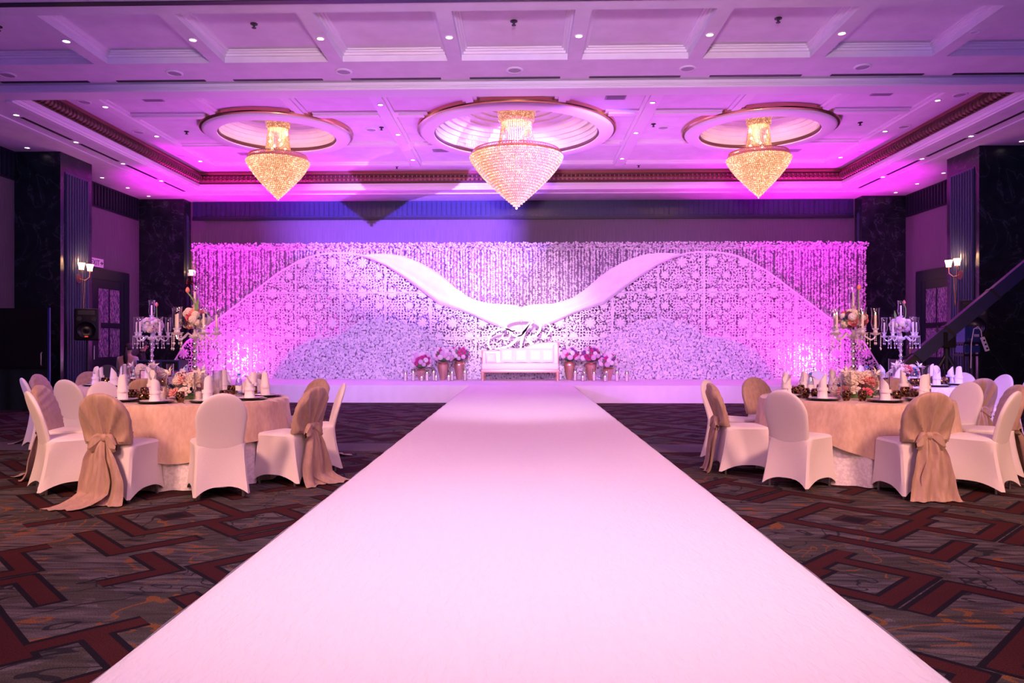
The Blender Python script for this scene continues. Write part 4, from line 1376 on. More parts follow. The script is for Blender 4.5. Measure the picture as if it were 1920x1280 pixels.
# ---- flowers used in bouquets
def rose_mesh(name, mat, r=1.0):
    m_ = MB()
    layers = ((0.28, 0.55, 3, 0.62), (0.55, 0.42, 4, 0.5), (0.82, 0.22, 5, 0.42), (1.0, 0.02, 6, 0.36))
    for li, (rad, lift, n_, hh) in enumerate(layers):
        for k in range(n_):
            a0 = 2 * PI * k / n_ + li * 0.7
            wd = 2 * PI / n_ * 0.72
            def fn(u, v, a0=a0, wd=wd, rad=rad, lift=lift, hh=hh):
                a = a0 + (u - 0.5) * wd * (0.5 + 0.5 * math.sin(PI * min(1, 0.25 + v * 0.75)))
                rr = rad * (0.30 + 0.70 * v ** 0.8)
                z = lift * 0.6 + hh * v ** 1.3 - (0.14 * v ** 4 if rad > 0.6 else 0)
                return (r * rr * math.cos(a), r * rr * math.sin(a), r * (z - 0.3))
            m_.grid(fn, 3, 3)
    m_.lathe([(0.05, -0.5), (0.35, -0.32), (0.45, -0.1)], 8)
    for i in range(len(m_.v) - 24, len(m_.v)):
        x, y, z = m_.v[i]
        m_.v[i] = (x * r, y * r, z * r)
    return m_.mesh(name, mat)
def hyd_mesh(name, mat):
    pts, nrm = [], []
    n_ = 46
    BV, BF = rosette(4, 0.6)
    Vs, Fs = [], []
    for i in range(n_):
        z = 1 - 1.75 * (i + 0.5) / n_
        a = i * 2.39996
        rr = math.sqrt(max(0, 1 - z * z))
        d = Vector((rr * math.cos(a), rr * math.sin(a), z))
        q = Vector((0, -1, 0)).rotation_difference(d)
        b_ = len(Vs)
        sp = random.random() * 6
        for v in BV:
            vv = Vector((v[0] * math.cos(sp) - v[2] * math.sin(sp), v[1], v[0] * math.sin(sp) + v[2] * math.cos(sp)))
            w = q @ (vv * 0.30)
            Vs.append((d * 0.82 + w)[:])
        Fs += [tuple(int(k) + b_ for k in f) for f in BF]
    m_ = MB().add(Vs, Fs)
    m_.sphere((0, 0, -0.05), 0.78, 10, 7)
    return m_.mesh(name, mat)
ROSE = {k: rose_mesh('rose', M['fl_' + k]) for k in FC}
HYD = {k: hyd_mesh('hydrangea', M['fl_' + k]) for k in ('cream', 'white', 'lilac', 'blush', 'violet')}
leafm = MB()
leafm.add([(0, 0, 0), (0.35, 0.5, 0.12), (0, 1.3, 0.05), (-0.35, 0.5, 0.12), (0, 0.55, 0.0)], [(0, 1, 4), (1, 2, 4), (2, 3, 4), (3, 0, 4)])
LEAF = leafm.mesh('leaf', M['leaf'])

def put(me, parent, p, r, d):
    o = obj(me.name.split('.')[0], me, parent, p)
    o.scale = (r, r, r)
    o.rotation_mode = 'QUATERNION'
    o.rotation_quaternion = Vector((0, 0, 1)).rotation_difference(Vector(d).normalized())
    return o

def bouquet(t, R, zc, palette, n_, seed, squash=0.8, lo=-0.55, rr=(0.30, 0.42)):
    rs = random.Random(seed)
    core = MB().sphere((0, 0, zc), R * 0.66, 12, 8, (1, 1, squash)).build('foam_ball', M['leaf'], t)
    for i in range(n_):
        z = 1 - (1 - lo) * (i + 0.5) / n_
        a = i * 2.39996 + seed
        q = math.sqrt(max(0, 1 - z * z))
        d = Vector((q * math.cos(a), q * math.sin(a), z))
        kind, colr = palette[rs.randrange(len(palette))]
        s = R * rs.uniform(*rr)
        me = (ROSE if kind == 'r' else HYD)[colr]
        put(me, t, (d.x * R * 0.78, d.y * R * 0.78, zc + d.z * R * 0.78 * squash), s, d)
    for i in range(6):
        a = i * 1.05 + seed
        d = Vector((math.cos(a), math.sin(a), rs.uniform(-0.4, 0.5)))
        put(LEAF, t, (d.x * R * 0.8, d.y * R * 0.8, zc + d.z * R * 0.6), R * 0.4, d)

# ---- copper urns with flowers on the stage
PALV = [('h', 'lilac'), ('h', 'white'), ('h', 'lilac'), ('h', 'white'), ('r', 'magenta'), ('r', 'violet'), ('r', 'magenta')]
def urn(x, y, h, r, br, label, seed):
    u = thing('copper_urn', label, 'vase', (x, y, SZ), 0, 'copper urns on the stage')
    MB().lathe([(r * 0.42, 0), (r * 0.46, 0.01), (r * 0.55, h * 0.15), (r * 0.80, h * 0.5), (r * 0.98, h * 0.78), (r * 1.0, h * 0.86), (r * 0.86, h * 0.93), (r * 0.80, h * 0.96), (r * 0.90, h), (r * 0.84, h), (r * 0.7, h * 0.9)], 32).build('urn_body', M['copper'], u)
    MB().lathe([(r * 0.82, h * 0.945), (r * 0.90, h * 0.955), (r * 0.82, h * 0.965)], 32).build('neck_ring', M['gold'], u)
    b_ = thing('flower_arrangement', label.replace('copper urn', 'urn').replace('short urn', 'pink bouquet in the short urn').replace('tall urn', 'pink bouquet in the tall urn').replace('urn standing', 'pink bouquet in the urn'), 'flowers', (x, y, SZ + h), 0, 'flower arrangements in the urns')
    bouquet(b_, br, br * 0.62, PALV, 36, seed, 0.85, -0.5, (0.19, 0.29))
for (x, y, h, r, br, w) in ((-2.50, 18.62, 0.28, 0.13, 0.29, 'short copper urn, outermost left of the sofa'), (-1.97, 18.75, 0.44, 0.15, 0.28, 'tall copper urn, middle of the three left of the sofa'), (-1.58, 18.98, 0.46, 0.15, 0.28, 'copper urn standing nearest the left end of the sofa'),
                            (1.22, 18.85, 0.46, 0.15, 0.28, 'copper urn standing nearest the right end of the sofa'), (1.75, 18.75, 0.44, 0.15, 0.28, 'tall copper urn, middle of the three right of the sofa'), (2.17, 18.66, 0.32, 0.14, 0.27, 'short copper urn, outermost right of the sofa')):
    urn(x, y, h, r, br, w, int(abs(x) * 10))

# ---- candles in glass cylinders on the stage
def candle_glass(x, y, h, r, ch, label):
    c = thing('candle_cylinder', label, 'candle', (x, y, SZ), 0, 'pillar candles in glass on the stage')
    MB().lathe([(0.0005, 0.004), (r, 0.004), (r, h), (r - 0.006, h), (r - 0.006, 0.012), (0.0005, 0.012)], 20).build('glass_cylinder', M['glass'], c)
    MB().lathe([(0.0005, 0.013), (r * 0.68, 0.013), (r * 0.68, ch), (r * 0.6, ch + 0.006), (0.0005, ch - 0.004)], 18).build('pillar', M['wax'], c)
    MB().tube([(0, 0, ch - 0.006), (0.002, 0, ch + 0.014)], 0.002, 5).build('wick', M['black'], c)
    MB().sphere((0, 0, ch + 0.024), 0.008, 8, 6, (1, 1, 1.7)).build('flame', M['flame'], c)
LC = [(-2.83, 18.2, .26, .16), (-2.64, 18.2, .30, .2), (-2.42, 18.12, .20, .08), (-2.31, 18.28, .28, .18), (-2.16, 18.4, .30, .2), (-2.08, 18.22, .22, .09), (-1.77, 18.22, .22, .1), (-1.71, 18.42, .28, .18), (-1.39, 18.45, .30, .2)]
RC = [(1.33, 18.45, .30, .2), (1.50, 18.25, .22, .09), (1.555, 18.45, .28, .18), (1.78, 18.3, .30, .18), (2.03, 18.12, .22, .1), (2.08, 18.3, .28, .2), (2.33, 18.22, .30, .2), (2.56, 18.15, .26, .18)]
for lst, w, inv in ((LC, 'left', 1), (RC, 'right', 0)):
    for i, (x, y, h, ch) in enumerate(lst):
        k = i
        candle_glass(x, y, h, 0.045 if h < 0.25 else 0.05, ch, 'white candle in a glass cylinder, %s from the left among those %s of the sofa' % (ORD[k], w))

# =================================================================== CHAIRS
def back_half(z):
    """half width of the chair back at height z"""
    if z < 0.66:
        s = (z - 0.42) / 0.24
        return 0.183 + 0.022 * max(0, min(1, s))
    k = min(1.0, (z - 0.66) / 0.215)
    return 0.205 * math.sqrt(max(0.0, 1 - k * k))
def back_y(z):
    return -0.197 - 0.13 * ((z - 0.42) / 0.45) ** 1.3 if z > 0.42 else -0.197
ZL = [0.30, 0.36, 0.42, 0.47, 0.52, 0.57, 0.62, 0.66] + [0.66 + 0.215 * math.sin(PI / 2 * k / 10) for k in range(1, 11)]
def backrest_mb(grow=0.0, zstart=0.30, pleat=False):
    n = 140 if pleat else 40
    vs, fs = [], []
    lv = [z for z in ZL if z >= zstart - 1e-6]
    if pleat:
        lv = sorted(lv + [(a + b_) / 2 for a, b_ in zip(lv, lv[1:])])
    for j, z in enumerate(lv):
        w = max(back_half(z), 0.004) + grow
        k = max(0.0, (z - 0.66) / 0.215)
        th = (0.028 + grow) * math.sqrt(max(0.06, 1 - k ** 6))
        if z < 0.42:
            w -= 0.05 * (0.42 - z) / 0.12
        zz = z + grow * k
        for i in range(n):
            a = 2 * PI * i / n
            cx_, sy = math.cos(a), math.sin(a)
            x = w * math.copysign(abs(cx_) ** 0.75, cx_)
            y = th * math.copysign(abs(sy) ** 0.55, sy)
            if z < 0.42 and sy < 0:
                y *= 1 - 0.9 * (0.42 - z) / 0.12
            if pleat and sy < 0.05:
                ph = math.atan2(x, zz - 0.44)
                rad = math.hypot(x, zz - 0.44)
                y -= 0.024 * (abs(math.cos(ph * 5.5 + 0.8 * math.sin(ph * 3))) ** 5) * min(1.0, max(0.0, (w - abs(x)) / 0.03)) * min(1, rad / 0.12) * (1 - 0.5 * k ** 4) + 0.004
            if pleat and sy > 0:
                y += 0.003 * math.sin(zz * 90 + x * 25)
            vs.append((x, back_y(zz) + y, zz))
    for j in range(len(lv) - 1):
        for i in range(n):
            i2 = (i + 1) % n
            fs.append((j * n + i, j * n + i2, (j + 1) * n + i2, (j + 1) * n + i))
    fs.append(tuple((len(lv) - 1) * n + i for i in range(n)))
    fs.append(tuple(reversed(range(n))))
    return MB().add(vs, fs)
def skirt_mb():
    n = 72
    vs, fs = [], []
    def ring(f, inset=0.0, ztop=None):
        for i in range(n):
            a = 2 * PI * i / n + PI / n
            c, s = math.cos(a), math.sin(a)
            q = 1 / max(abs(c), abs(s))
            nx, nyy = c * q, s * q                       # on the unit square
            m_ = min(abs(nx), abs(nyy))
            cw = m_ ** 3
            # round the corners
            rc = 1 - 0.07 * m_ ** 6
            hw = 0.205 + 0.010 * f + 0.022 * cw * f - 0.020 * math.sin(PI * f) * (1 - cw)
            y0 = -0.224 - 0.026 * f - 0.075 * cw * f ** 1.5 + 0.012 * math.sin(PI * f) * (1 - cw)
            y1 = 0.205 + 0.012 * f + 0.024 * cw * f - 0.018 * math.sin(PI * f) * (1 - cw)
            x = nx * rc * (hw - inset)
            y = (y1 - inset) * nyy * rc if nyy > 0 else (-(y0) - inset) * nyy * rc
            hem = 0.012 + (1 - cw) * 0.085
            z = 0.445 * (1 - f) + hem * f if ztop is None else ztop
            vs.append((x, y, z))
    ring(0, 0.17, 0.478); ring(0, 0.10, 0.476); ring(0, 0.04, 0.470); ring(0, 0.012, 0.462)
    F_ = [0, 0.06, 0.15, 0.28, 0.42, 0.56, 0.70, 0.82, 0.92, 1.0]
    for f in F_:
        ring(f)
    L_ = 4 + len(F_)
    for j in range(L_ - 1):
        for i in range(n):
            i2 = (i + 1) % n
            fs.append((j * n + i2, j * n + i, (j + 1) * n + i, (j + 1) * n + i2))
    fs.append(tuple(range(n)))
    return MB().add(vs, fs)
BACK_ME = backrest_mb().mesh('backrest', M['white_fabric'])
SKIRT_ME = skirt_mb().mesh('seat_skirt', M['white_fabric'])
LEGC_ME = MB().tube([(0, 0, 0), (0, 0, 0.13)], 0.012, 8).mesh('leg', M['steel'])
HOOD_ME = backrest_mb(0.011, 0.47, True).mesh('hood', M['champagne'])
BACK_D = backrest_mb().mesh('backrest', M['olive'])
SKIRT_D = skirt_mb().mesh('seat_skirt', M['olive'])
def tail_mb(seed, side, trail):
    rs = random.Random(seed)
    ph = rs.random() * 6
    def fn(u, v):
        z = 0.53 * (1 - v) ** 1.0 + 0.012
        wd = 0.05 + 0.23 * min(1, v * 1.5) ** 0.8
        x = side * 0.05 * min(1, v * 3) + (u - 0.5) * wd + 0.02 * math.sin(v * 5 + ph) * side
        y = -0.265 - 0.055 * v ** 0.5 - 0.020 * math.sin(u * 11 + ph + v * 2.0) * min(1, v * 4) - 0.045 * v
        if v > 0.86:
            e = (v - 0.86) / 0.14
            y -= trail * e
            x += side * trail * 0.6 * e
            z = max(0.008 + 0.006 * math.sin(u * 13 + ph) ** 2, z * (1 - e))
        return (x, y, z)
    return MB().grid(fn, 22, 26)
def loop_mb(side):
    def fn(u, v):
        a = v * 2 * PI
        s = u
        r = 0.015 + 0.055 * math.sin(PI * min(1, s * 0.85 + 0.08))
        cx_ = side * (0.02 + 0.10 * s)
        return (cx_, -0.275 - 0.5 * r * math.cos(a) - 0.02 * s + 0.005 * math.sin(a * 5), 0.520 + r * math.sin(a) - 0.07 * s)
    return MB().grid(lambda u, v: fn(v, u), 16, 8, closed_u=True)
TAILS = [[tail_mb(i * 3 + 1, -1, tr).mesh('sash_tail', M['champagne']), tail_mb(i * 3 + 2, 1, tr2).mesh('sash_tail', M['champagne'])] for i, (tr, tr2) in enumerate(((0.10, 0.04), (0.22, 0.05), (0.03, 0.03), (0.06, 0.16)))]
LOOPS = [loop_mb(-1).mesh('bow_loop', M['champagne']), loop_mb(1).mesh('bow_loop', M['champagne'])]
KNOT = MB().sphere((0, -0.275, 0.525), 0.032, 12, 8, (1, 0.9, 1.1)).mesh('knot', M['champagne'])
def band_fn(u, v):
    a = PI + PI * u
    w = 0.202
    z = 0.535 + 0.05 * (v - 0.5) * (0.5 + abs(u - 0.5) * 2) - 0.03 * (1 - abs(u - 0.5) * 2)
    return (w * math.cos(a), back_y(0.5) + 0.012 + 0.062 * math.sin(a) - 0.004 * math.sin(v * 12), z)
BAND = MB().grid(band_fn, 24, 6).mesh('sash_band', M['champagne'])

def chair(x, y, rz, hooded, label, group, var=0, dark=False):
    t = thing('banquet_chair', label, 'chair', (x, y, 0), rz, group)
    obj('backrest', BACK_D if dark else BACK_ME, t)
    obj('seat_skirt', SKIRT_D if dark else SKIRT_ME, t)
    for (lx, ly) in ((-0.175, 0.175), (0.175, 0.175), (-0.175, -0.22), (0.175, -0.22)):
        obj('leg', LEGC_ME, t, (lx, ly, 0))
    if hooded:
        obj('hood', HOOD_ME, t)
        obj('sash_band', BAND, t)
        obj('knot', KNOT, t)
        for l in LOOPS:
            obj('bow_loop', l, t)
        for l in TAILS[var % 4]:
            obj('sash_tail', l, t)
    return t

CLOCK = ['twelve', 'one', 'two', 'three', 'four', 'five', 'six', 'seven', 'eight', 'nine', 'ten', 'eleven']
TR = 0.87
TABLES = {
    'near left': dict(c=(-3.20, 7.25), seats=[(225, 1.28, 0, 7), (264, 1.25, 1, 6), (303, 1.34, 0, 5), (341, 1.28, 1, 4), (16, 1.34, 0, 2), (54, 1.42, 1, 1), (88, 1.40, 0, 12), (119, 1.36, 1, 11), (152, 1.42, 0, 10), (190, 1.30, 1, 9)]),
    'near right': dict(c=(3.32, 7.55), seats=[(223, 1.28, 0, 8), (270, 1.26, 1, 6), (310, 1.28, 0, 5), (350, 1.38, 1, 3), (21, 1.48, 0, 2), (50, 1.48, 1, 1), (84, 1.42, 0, 12), (113, 1.36, 1, 11), (143, 1.46, 0, 10), (180, 1.30, 1, 9)]),
    'far left': dict(c=(-4.88, 9.75), seats=[(5, 1.32, 1, 3), (41, 1.35, 0, 2), (77, 1.4, 0, 12), (113, 1.4, 0, 11), (149, 1.45, 1, 10), (185, 1.36, 1, 9), (221, 1.36, 0, 8), (257, 1.3, 0, 6), (293, 1.3, 1, 5), (329, 1.3, 0, 4)]),
    'far right': dict(c=(5.06, 10.08), seats=[(280, 1.3, 1, 6), (240, 1.3, 0, 7), (334, 1.3, 0, 4), (2, 1.32, 0, 3), (30, 1.35, 0, 2), (58, 1.36, 0, 1), (84, 1.4, 0, 12), (112, 1.4, 0, 11), (195, 1.3, 1, 9)]),
}

# ------------------------------------------------------------------ table-top pieces (shared meshes)
CHARGER = MB().lathe([(0.0005, 0.0), (0.10, 0.0), (0.155, 0.012), (0.157, 0.016), (0.150, 0.016), (0.10, 0.006), (0.0005, 0.006)], 36).mesh('charger', M['black_shiny'])
PLATE = MB().lathe([(0.0005, 0.008), (0.075, 0.008), (0.128, 0.022), (0.130, 0.026), (0.122, 0.025), (0.075, 0.013), (0.0005, 0.013)], 36).mesh('plate', M['china'])
def napkin_mb(k):
    rs = random.Random(k)
    hh = rs.uniform(0.20, 0.23)
    ph = rs.random() * 6
    def fn(u, v):
        a = u * 2 * PI * 1.55
        r = 0.046 - 0.010 * u - 0.008 * v
        r += 0.003 * math.sin(a * 2.5 + v * 4)
        top = hh * (0.58 + 0.42 * abs(math.cos(a * 0.5 + ph)) ** 1.5)
        z = 0.0 + top * v
        return (r * math.cos(a + ph) * (1 + 0.12 * (1 - v)), r * math.sin(a + ph), z)
    return MB().grid(fn, 44, 10)
NAPK = [napkin_mb(k).mesh('fold', M['napkin']) for k in range(4)]
NBAND = MB().lathe([(0.0475, 0.07), (0.049, 0.075), (0.049, 0.095), (0.0475, 0.10)], 24).mesh('band', M['napkin'])
VOT = MB().lathe([(0.0005, 0), (0.026, 0), (0.034, 0.02), (0.040, 0.05), (0.037, 0.085), (0.033, 0.098), (0.030, 0.098), (0.034, 0.08), (0.036, 0.05), (0.0005, 0.012)], 18).mesh('tumbler', M['votive'])
CYL = MB().lathe([(0.0005, 0.0), (0.048, 0.0), (0.048, 0.26), (0.045, 0.26), (0.045, 0.008), (0.0005, 0.008)], 24).mesh('glass_cylinder', M['glass'])
PIL = MB().lathe([(0.0005, 0.009), (0.034, 0.009), (0.034, 0.075), (0.028, 0.08), (0.0005, 0.076)], 18).mesh('pillar', M['wax'])
BOT = MB().lathe([(0.0005, 0), (0.032, 0.0), (0.034, 0.01), (0.034, 0.13), (0.030, 0.16), (0.014, 0.195), (0.013, 0.215)], 18).mesh('bottle_body', M['bottle'])
CAP = MB().lathe([(0.0005, 0.232), (0.015, 0.232), (0.016, 0.212), (0.013, 0.21)], 14).mesh('cap', M['bluecap'])
BLAB = MB().lathe([(0.0345, 0.06), (0.0345, 0.11)], 18).mesh('label_band', M['signwhite'])
fk = MB()
fk.box(-0.006, 0.006, -0.1, 0.03, 0, 0.003)
fk.box(-0.012, 0.012, 0.03, 0.06, 0, 0.003)
for x in (-0.009, -0.003, 0.003, 0.009):
    fk.box(x - 0.0018, x + 0.0018, 0.06, 0.1, 0, 0.003)
FORK = fk.mesh('fork', M['chrome'], False)
kn = MB()
kn.box(-0.007, 0.007, -0.11, 0.0, 0, 0.004)
kn.add([(-0.008, 0, 0), (0.008, 0, 0), (0.010, 0.09, 0), (-0.004, 0.115, 0), (-0.008, 0, 0.003), (0.008, 0, 0.003), (0.010, 0.09, 0.003), (-0.004, 0.115, 0.003)], [(3, 2, 1, 0), (4, 5, 6, 7), (0, 1, 5, 4), (1, 2, 6, 5), (2, 3, 7, 6), (3, 0, 4, 7)])
KNIFE = kn.mesh('knife', M['chrome'], False)

def tablecloths(name, c, idx):
    t = thing('round_table', 'round banquet table under a long white cloth, %s of the hall' % name, 'table', (c[0], c[1], 0), 0, 'round banquet tables')
    MB().lathe([(0.0005, 0.735), (TR - 0.01, 0.735), (TR - 0.01, 0.70), (0.0005, 0.70)], 48).build('table_top', M['navy'], t)
    MB().lathe([(0.05, 0.70), (0.05, 0.06), (0.34, 0.03), (0.34, 0.0)], 16).build('pedestal', M['black'], t)
    u = thing('tablecloth', 'floor length white damask cloth on the %s table' % name, 'tablecloth', (c[0], c[1], 0), 0, 'white damask cloths')
    def und(a, r, z):
        k = max(0, min(1, (0.45 - z) / 0.45)) if r > TR - 0.03 else 0
        return k * (0.030 * math.cos(21 * a + idx) + 0.012 * math.cos(34 * a))
    prof = [(0.0005, 0.741), (0.5, 0.741), (TR - 0.02, 0.741), (TR + 0.002, 0.735), (TR + 0.008, 0.70), (TR + 0.008, 0.5), (TR + 0.006, 0.3), (TR + 0.006, 0.12), (TR + 0.012, 0.006)]
    MB().lathe(prof, 180, ripple=und).build('cloth', M['damask'], u)
    if name == 'far right':
        mat_o, lab = M['damask'], 'white square overlay cloth on the %s table'
    else:
        mat_o, lab = M['overlay'], 'champagne square overlay cloth on the %s table'
    o = thing('table_overlay', lab % name, 'tablecloth', (c[0], c[1], 0), 0, 'square overlay cloths')
    rot = (1.31, 0.087, 0.2, 0.6)[idx]
    def fn(u_, v_):
        a = 2 * PI * u_
        hang = 0.35 + 0.15 * abs(math.cos(2 * (a + rot))) ** 2.5
        Rt = TR + 0.012
        s = v_ * (Rt + hang)
        if s < Rt - 0.02:
            return (s * math.cos(a), s * math.sin(a), 0.747)
        d = s - (Rt - 0.02)
        k = min(1, d / 0.4)
        if d < 0.035:
            th = d / 0.035 * PI / 2
            r = Rt - 0.02 + 0.022 * math.sin(th); z = 0.747 - 0.022 * (1 - math.cos(th))
        else:
            r = Rt + 0.004 + 0.006 * k; z = 0.725 - (d - 0.035)
            r += k * (0.022 * math.cos(13 * a + idx * 2) + 0.014 * math.cos(22 * a + 1))+ 0.03 * k
        return (r * math.cos(a), r * math.sin(a), z)
    MB().grid(fn, 150, 34, closed_u=True).build('cloth', mat_o, o)

TT = 0.7475
def set_table(name, idx):
    d = TABLES[name]
    c = d['c']
    tablecloths(name, c, idx)
    rs = random.Random(idx * 11 + 3)
    for j, (ang, rear, hood, clk) in enumerate(d['seats']):
        a = math.radians(ang)
        r = max(rear - 0.23, 1.085)
        x, y = c[0] + r * math.cos(a), c[1] + r * math.sin(a)
        at = 'at %s o\'clock of the %s table' % (CLOCK[clk % 12], name)
        chair(x, y, a + PI / 2 + rs.uniform(-0.06, 0.06), hood, ('white covered chair with champagne hood and bow ' if hood else 'plain white covered banquet chair ') + at, 'covered banquet chairs', j + idx)
        # place setting
        px, py = c[0] + 0.66 * math.cos(a), c[1] + 0.66 * math.sin(a)
        p = thing('place_setting', 'white plate on a black charger ' + at, 'plate', (px, py, TT), 0, 'plates on the tables')
        obj('charger', CHARGER, p); obj('plate', PLATE, p)
        nk = thing('napkin', 'white folded napkin standing on the plate ' + at, 'napkin', (px, py, TT + 0.014), rs.random() * 6, 'standing napkins')
        sc = rs.uniform(0.98, 1.12)
        nk.scale = (1, 1, sc)
        obj('fold', NAPK[j % 4], nk); obj('band', NBAND, nk)
        for kk, (da, rr) in enumerate(((0.30, 0.56), (-0.27, 0.53))):
            if kk == 1 and j % 3 == 2:
                continue
            vx, vy = c[0] + rr * math.cos(a + da), c[1] + rr * math.sin(a + da)
            tag(obj('votive_glass', VOT, None, (vx, vy, TT)), 'amber mosaic tumbler %s of the plate %s' % ('right' if kk == 0 else 'left', at), 'glass', 'amber tumblers')
        for (nm, me_, da) in (('fork', FORK, -0.295), ('knife', KNIFE, 0.285)):
            vx, vy = c[0] + 0.70 * math.cos(a + da), c[1] + 0.70 * math.sin(a + da)
            tag(obj(nm, me_, None, (vx, vy, TT + 0.0005), (0, 0, a + PI / 2)), 'steel table %s %s' % (nm, at), nm, 'cutlery')
    # tall glass cylinders with candles, bottles
    for j, (ang, w) in enumerate(((-60, 'right front'), (-125, 'left front'), (75, 'rear'))):
        a = math.radians(ang)
        cg = thing('candle_cylinder', 'tall glass candle cylinder at the %s of the flowers, %s table' % (w, name), 'candle', (c[0] + 0.34 * math.cos(a), c[1] + 0.34 * math.sin(a), TT), 0, 'glass cylinders on the tables')
        obj('glass_cylinder', CYL, cg); obj('pillar', PIL, cg)
    for j, (ang, w) in enumerate(((140, 'left rear'), (35, 'right rear'), (-95, 'front'))):
        if idx in (1,) and j == 2 or (idx == 0 and j == 2):
            continue
        a = math.radians(ang)
        rr = 0.42 if j < 2 else 0.40
        b_ = thing('water_bottle', 'small water bottle with blue cap at the %s of the %s table' % (w, name), 'bottle', (c[0] + rr * math.cos(a), c[1] + rr * math.sin(a), TT), 0, 'water bottles')
        obj('bottle_body', BOT, b_); obj('cap', CAP, b_); obj('label_band', BLAB, b_)

for i, nme in enumerate(('near left', 'near right', 'far left', 'far right')):
    set_table(nme, i)

# ------------------------------------------------------------------ candelabra
def candelabra_proto():
    t = thing('candelabra', 'x', 'candelabra', (0, 0, 0), 0, 'crystal candelabra')
    MB().lathe([(0.085, 0), (0.09, 0.012), (0.05, 0.03), (0.03, 0.05)], 24).build('base', M['chrome'], t)
    prof = []
    z = 0.05
    for k in range(7):
        h = 0.075
        prof += [(0.012, z), (0.024, z + h * 0.18), (0.027, z + h * 0.4), (0.018, z + h * 0.62), (0.012, z + h * 0.75), (0.02, z + h * 0.85), (0.012, z + h)]
        z += h
    MB().lathe(prof, 12).build('stem', M['chrome'], t)
    MB().lathe([(0.012, z), (0.05, z + 0.015), (0.06, z + 0.03), (0.03, z + 0.045), (0.016, z + 0.06), (0.014, z + 0.10)], 16).build('hub', M['crystal'], t)
    za = z + 0.03
    dish = MB().lathe([(0.010, -0.005), (0.035, 0.002), (0.055, 0.020), (0.052, 0.021), (0.032, 0.008), (0.012, 0.006)], 20).mesh('dish', M['crystal'])
    cup = MB().lathe([(0.012, 0.0), (0.022, 0.02), (0.016, 0.03), (0.034, 0.052), (0.030, 0.053), (0.012, 0.034)], 16).mesh('candle_cup', M['crystal'])
    cand = MB().lathe([(0.011, 0.03), (0.0105, 0.185), (0.006, 0.19), (0.0005, 0.187)], 12).mesh('taper', M['wax'])
    flm = MB().sphere((0, 0, 0.200), 0.005, 8, 6, (1, 1, 2)).mesh('flame', M['flame'])
    hur = MB().lathe([(0.026, 0.05), (0.036, 0.075), (0.041, 0.11), (0.036, 0.16), (0.034, 0.20), (0.040, 0.245), (0.043, 0.255)], 24).mesh('hurricane_glass', M['glass'])
    cs = MB()
    for k in range(7):
        cs.add([(v[0] * 0.006, v[1] * 0.006, -0.008 - k * 0.018 + v[2] * 0.006) for v in OCT_V], [tuple(f) for f in OCT_F])
    cs.add([(v[0] * 0.010, v[1] * 0.010, -0.145 + v[2] * 0.013) for v in OCT_V], [tuple(f) for f in OCT_F])
    strg = cs.mesh('crystal_string', M['crystal'])
    cs2 = MB()
    for k in range(4):
        cs2.add([(v[0] * 0.006, v[1] * 0.006, -0.008 - k * 0.018 + v[2] * 0.006) for v in OCT_V], [tuple(f) for f in OCT_F])
    cs2.add([(v[0] * 0.010, v[1] * 0.010, -0.092 + v[2] * 0.013) for v in OCT_V], [tuple(f) for f in OCT_F])
    strg2 = cs2.mesh('crystal_string', M['crystal'])
    for k in range(5):
        a = 2 * PI * k / 5 + 0.35
        c, s = math.cos(a), math.sin(a)
        R = 0.20
        pts = [(0.03 * c, 0.03 * s, za), (0.08 * c, 0.08 * s, za + 0.03), (0.12 * c, 0.12 * s, za - 0.01), (0.16 * c, 0.16 * s, za - 0.035), (0.19 * c, 0.19 * s, za - 0.02), (R * c, R * s, za + 0.015)]
        arm = MB().tube(pts, 0.0085, 8).build('arm', M['crystal'], t)
        p = (R * c, R * s, za + 0.015)
        obj('dish', dish, arm, p)
        q = (p[0], p[1], p[2] + 0.012)
        obj('candle_cup', cup, arm, q); obj('taper', cand, arm, q); obj('hurricane_glass', hur, arm, q)
        for j in range(4):
            b_ = 2 * PI * j / 4 + a
            obj('crystal_string', strg2 if j % 2 else strg, arm, (p[0] + 0.048 * math.cos(b_), p[1] + 0.048 * math.sin(b_), p[2] + 0.008))
    # centre holder above the flower ball
    MB().tube([(0, 0, za + 0.06), (0, 0, za + 0.26)], 0.009, 8).build('centre_rod', M['chrome'], t)
    ca = obj('centre_cup', cup, t, (0, 0, za + 0.25))
    obj('taper', cand, ca); obj('hurricane_glass', hur, ca)
    global FLM
    FLM = flm
    return t, za
cproto, cza = candelabra_proto()
first = True
CSC = {'near left': 1.0, 'near right': 1.0, 'far left': 1.02, 'far right': 1.02}
PALT = [('h', 'cream'), ('h', 'cream'), ('r', 'rose'), ('r', 'blush'), ('r', 'plum'), ('r', 'cream'), ('r', 'blue'), ('r', 'blush'), ('h', 'white')]
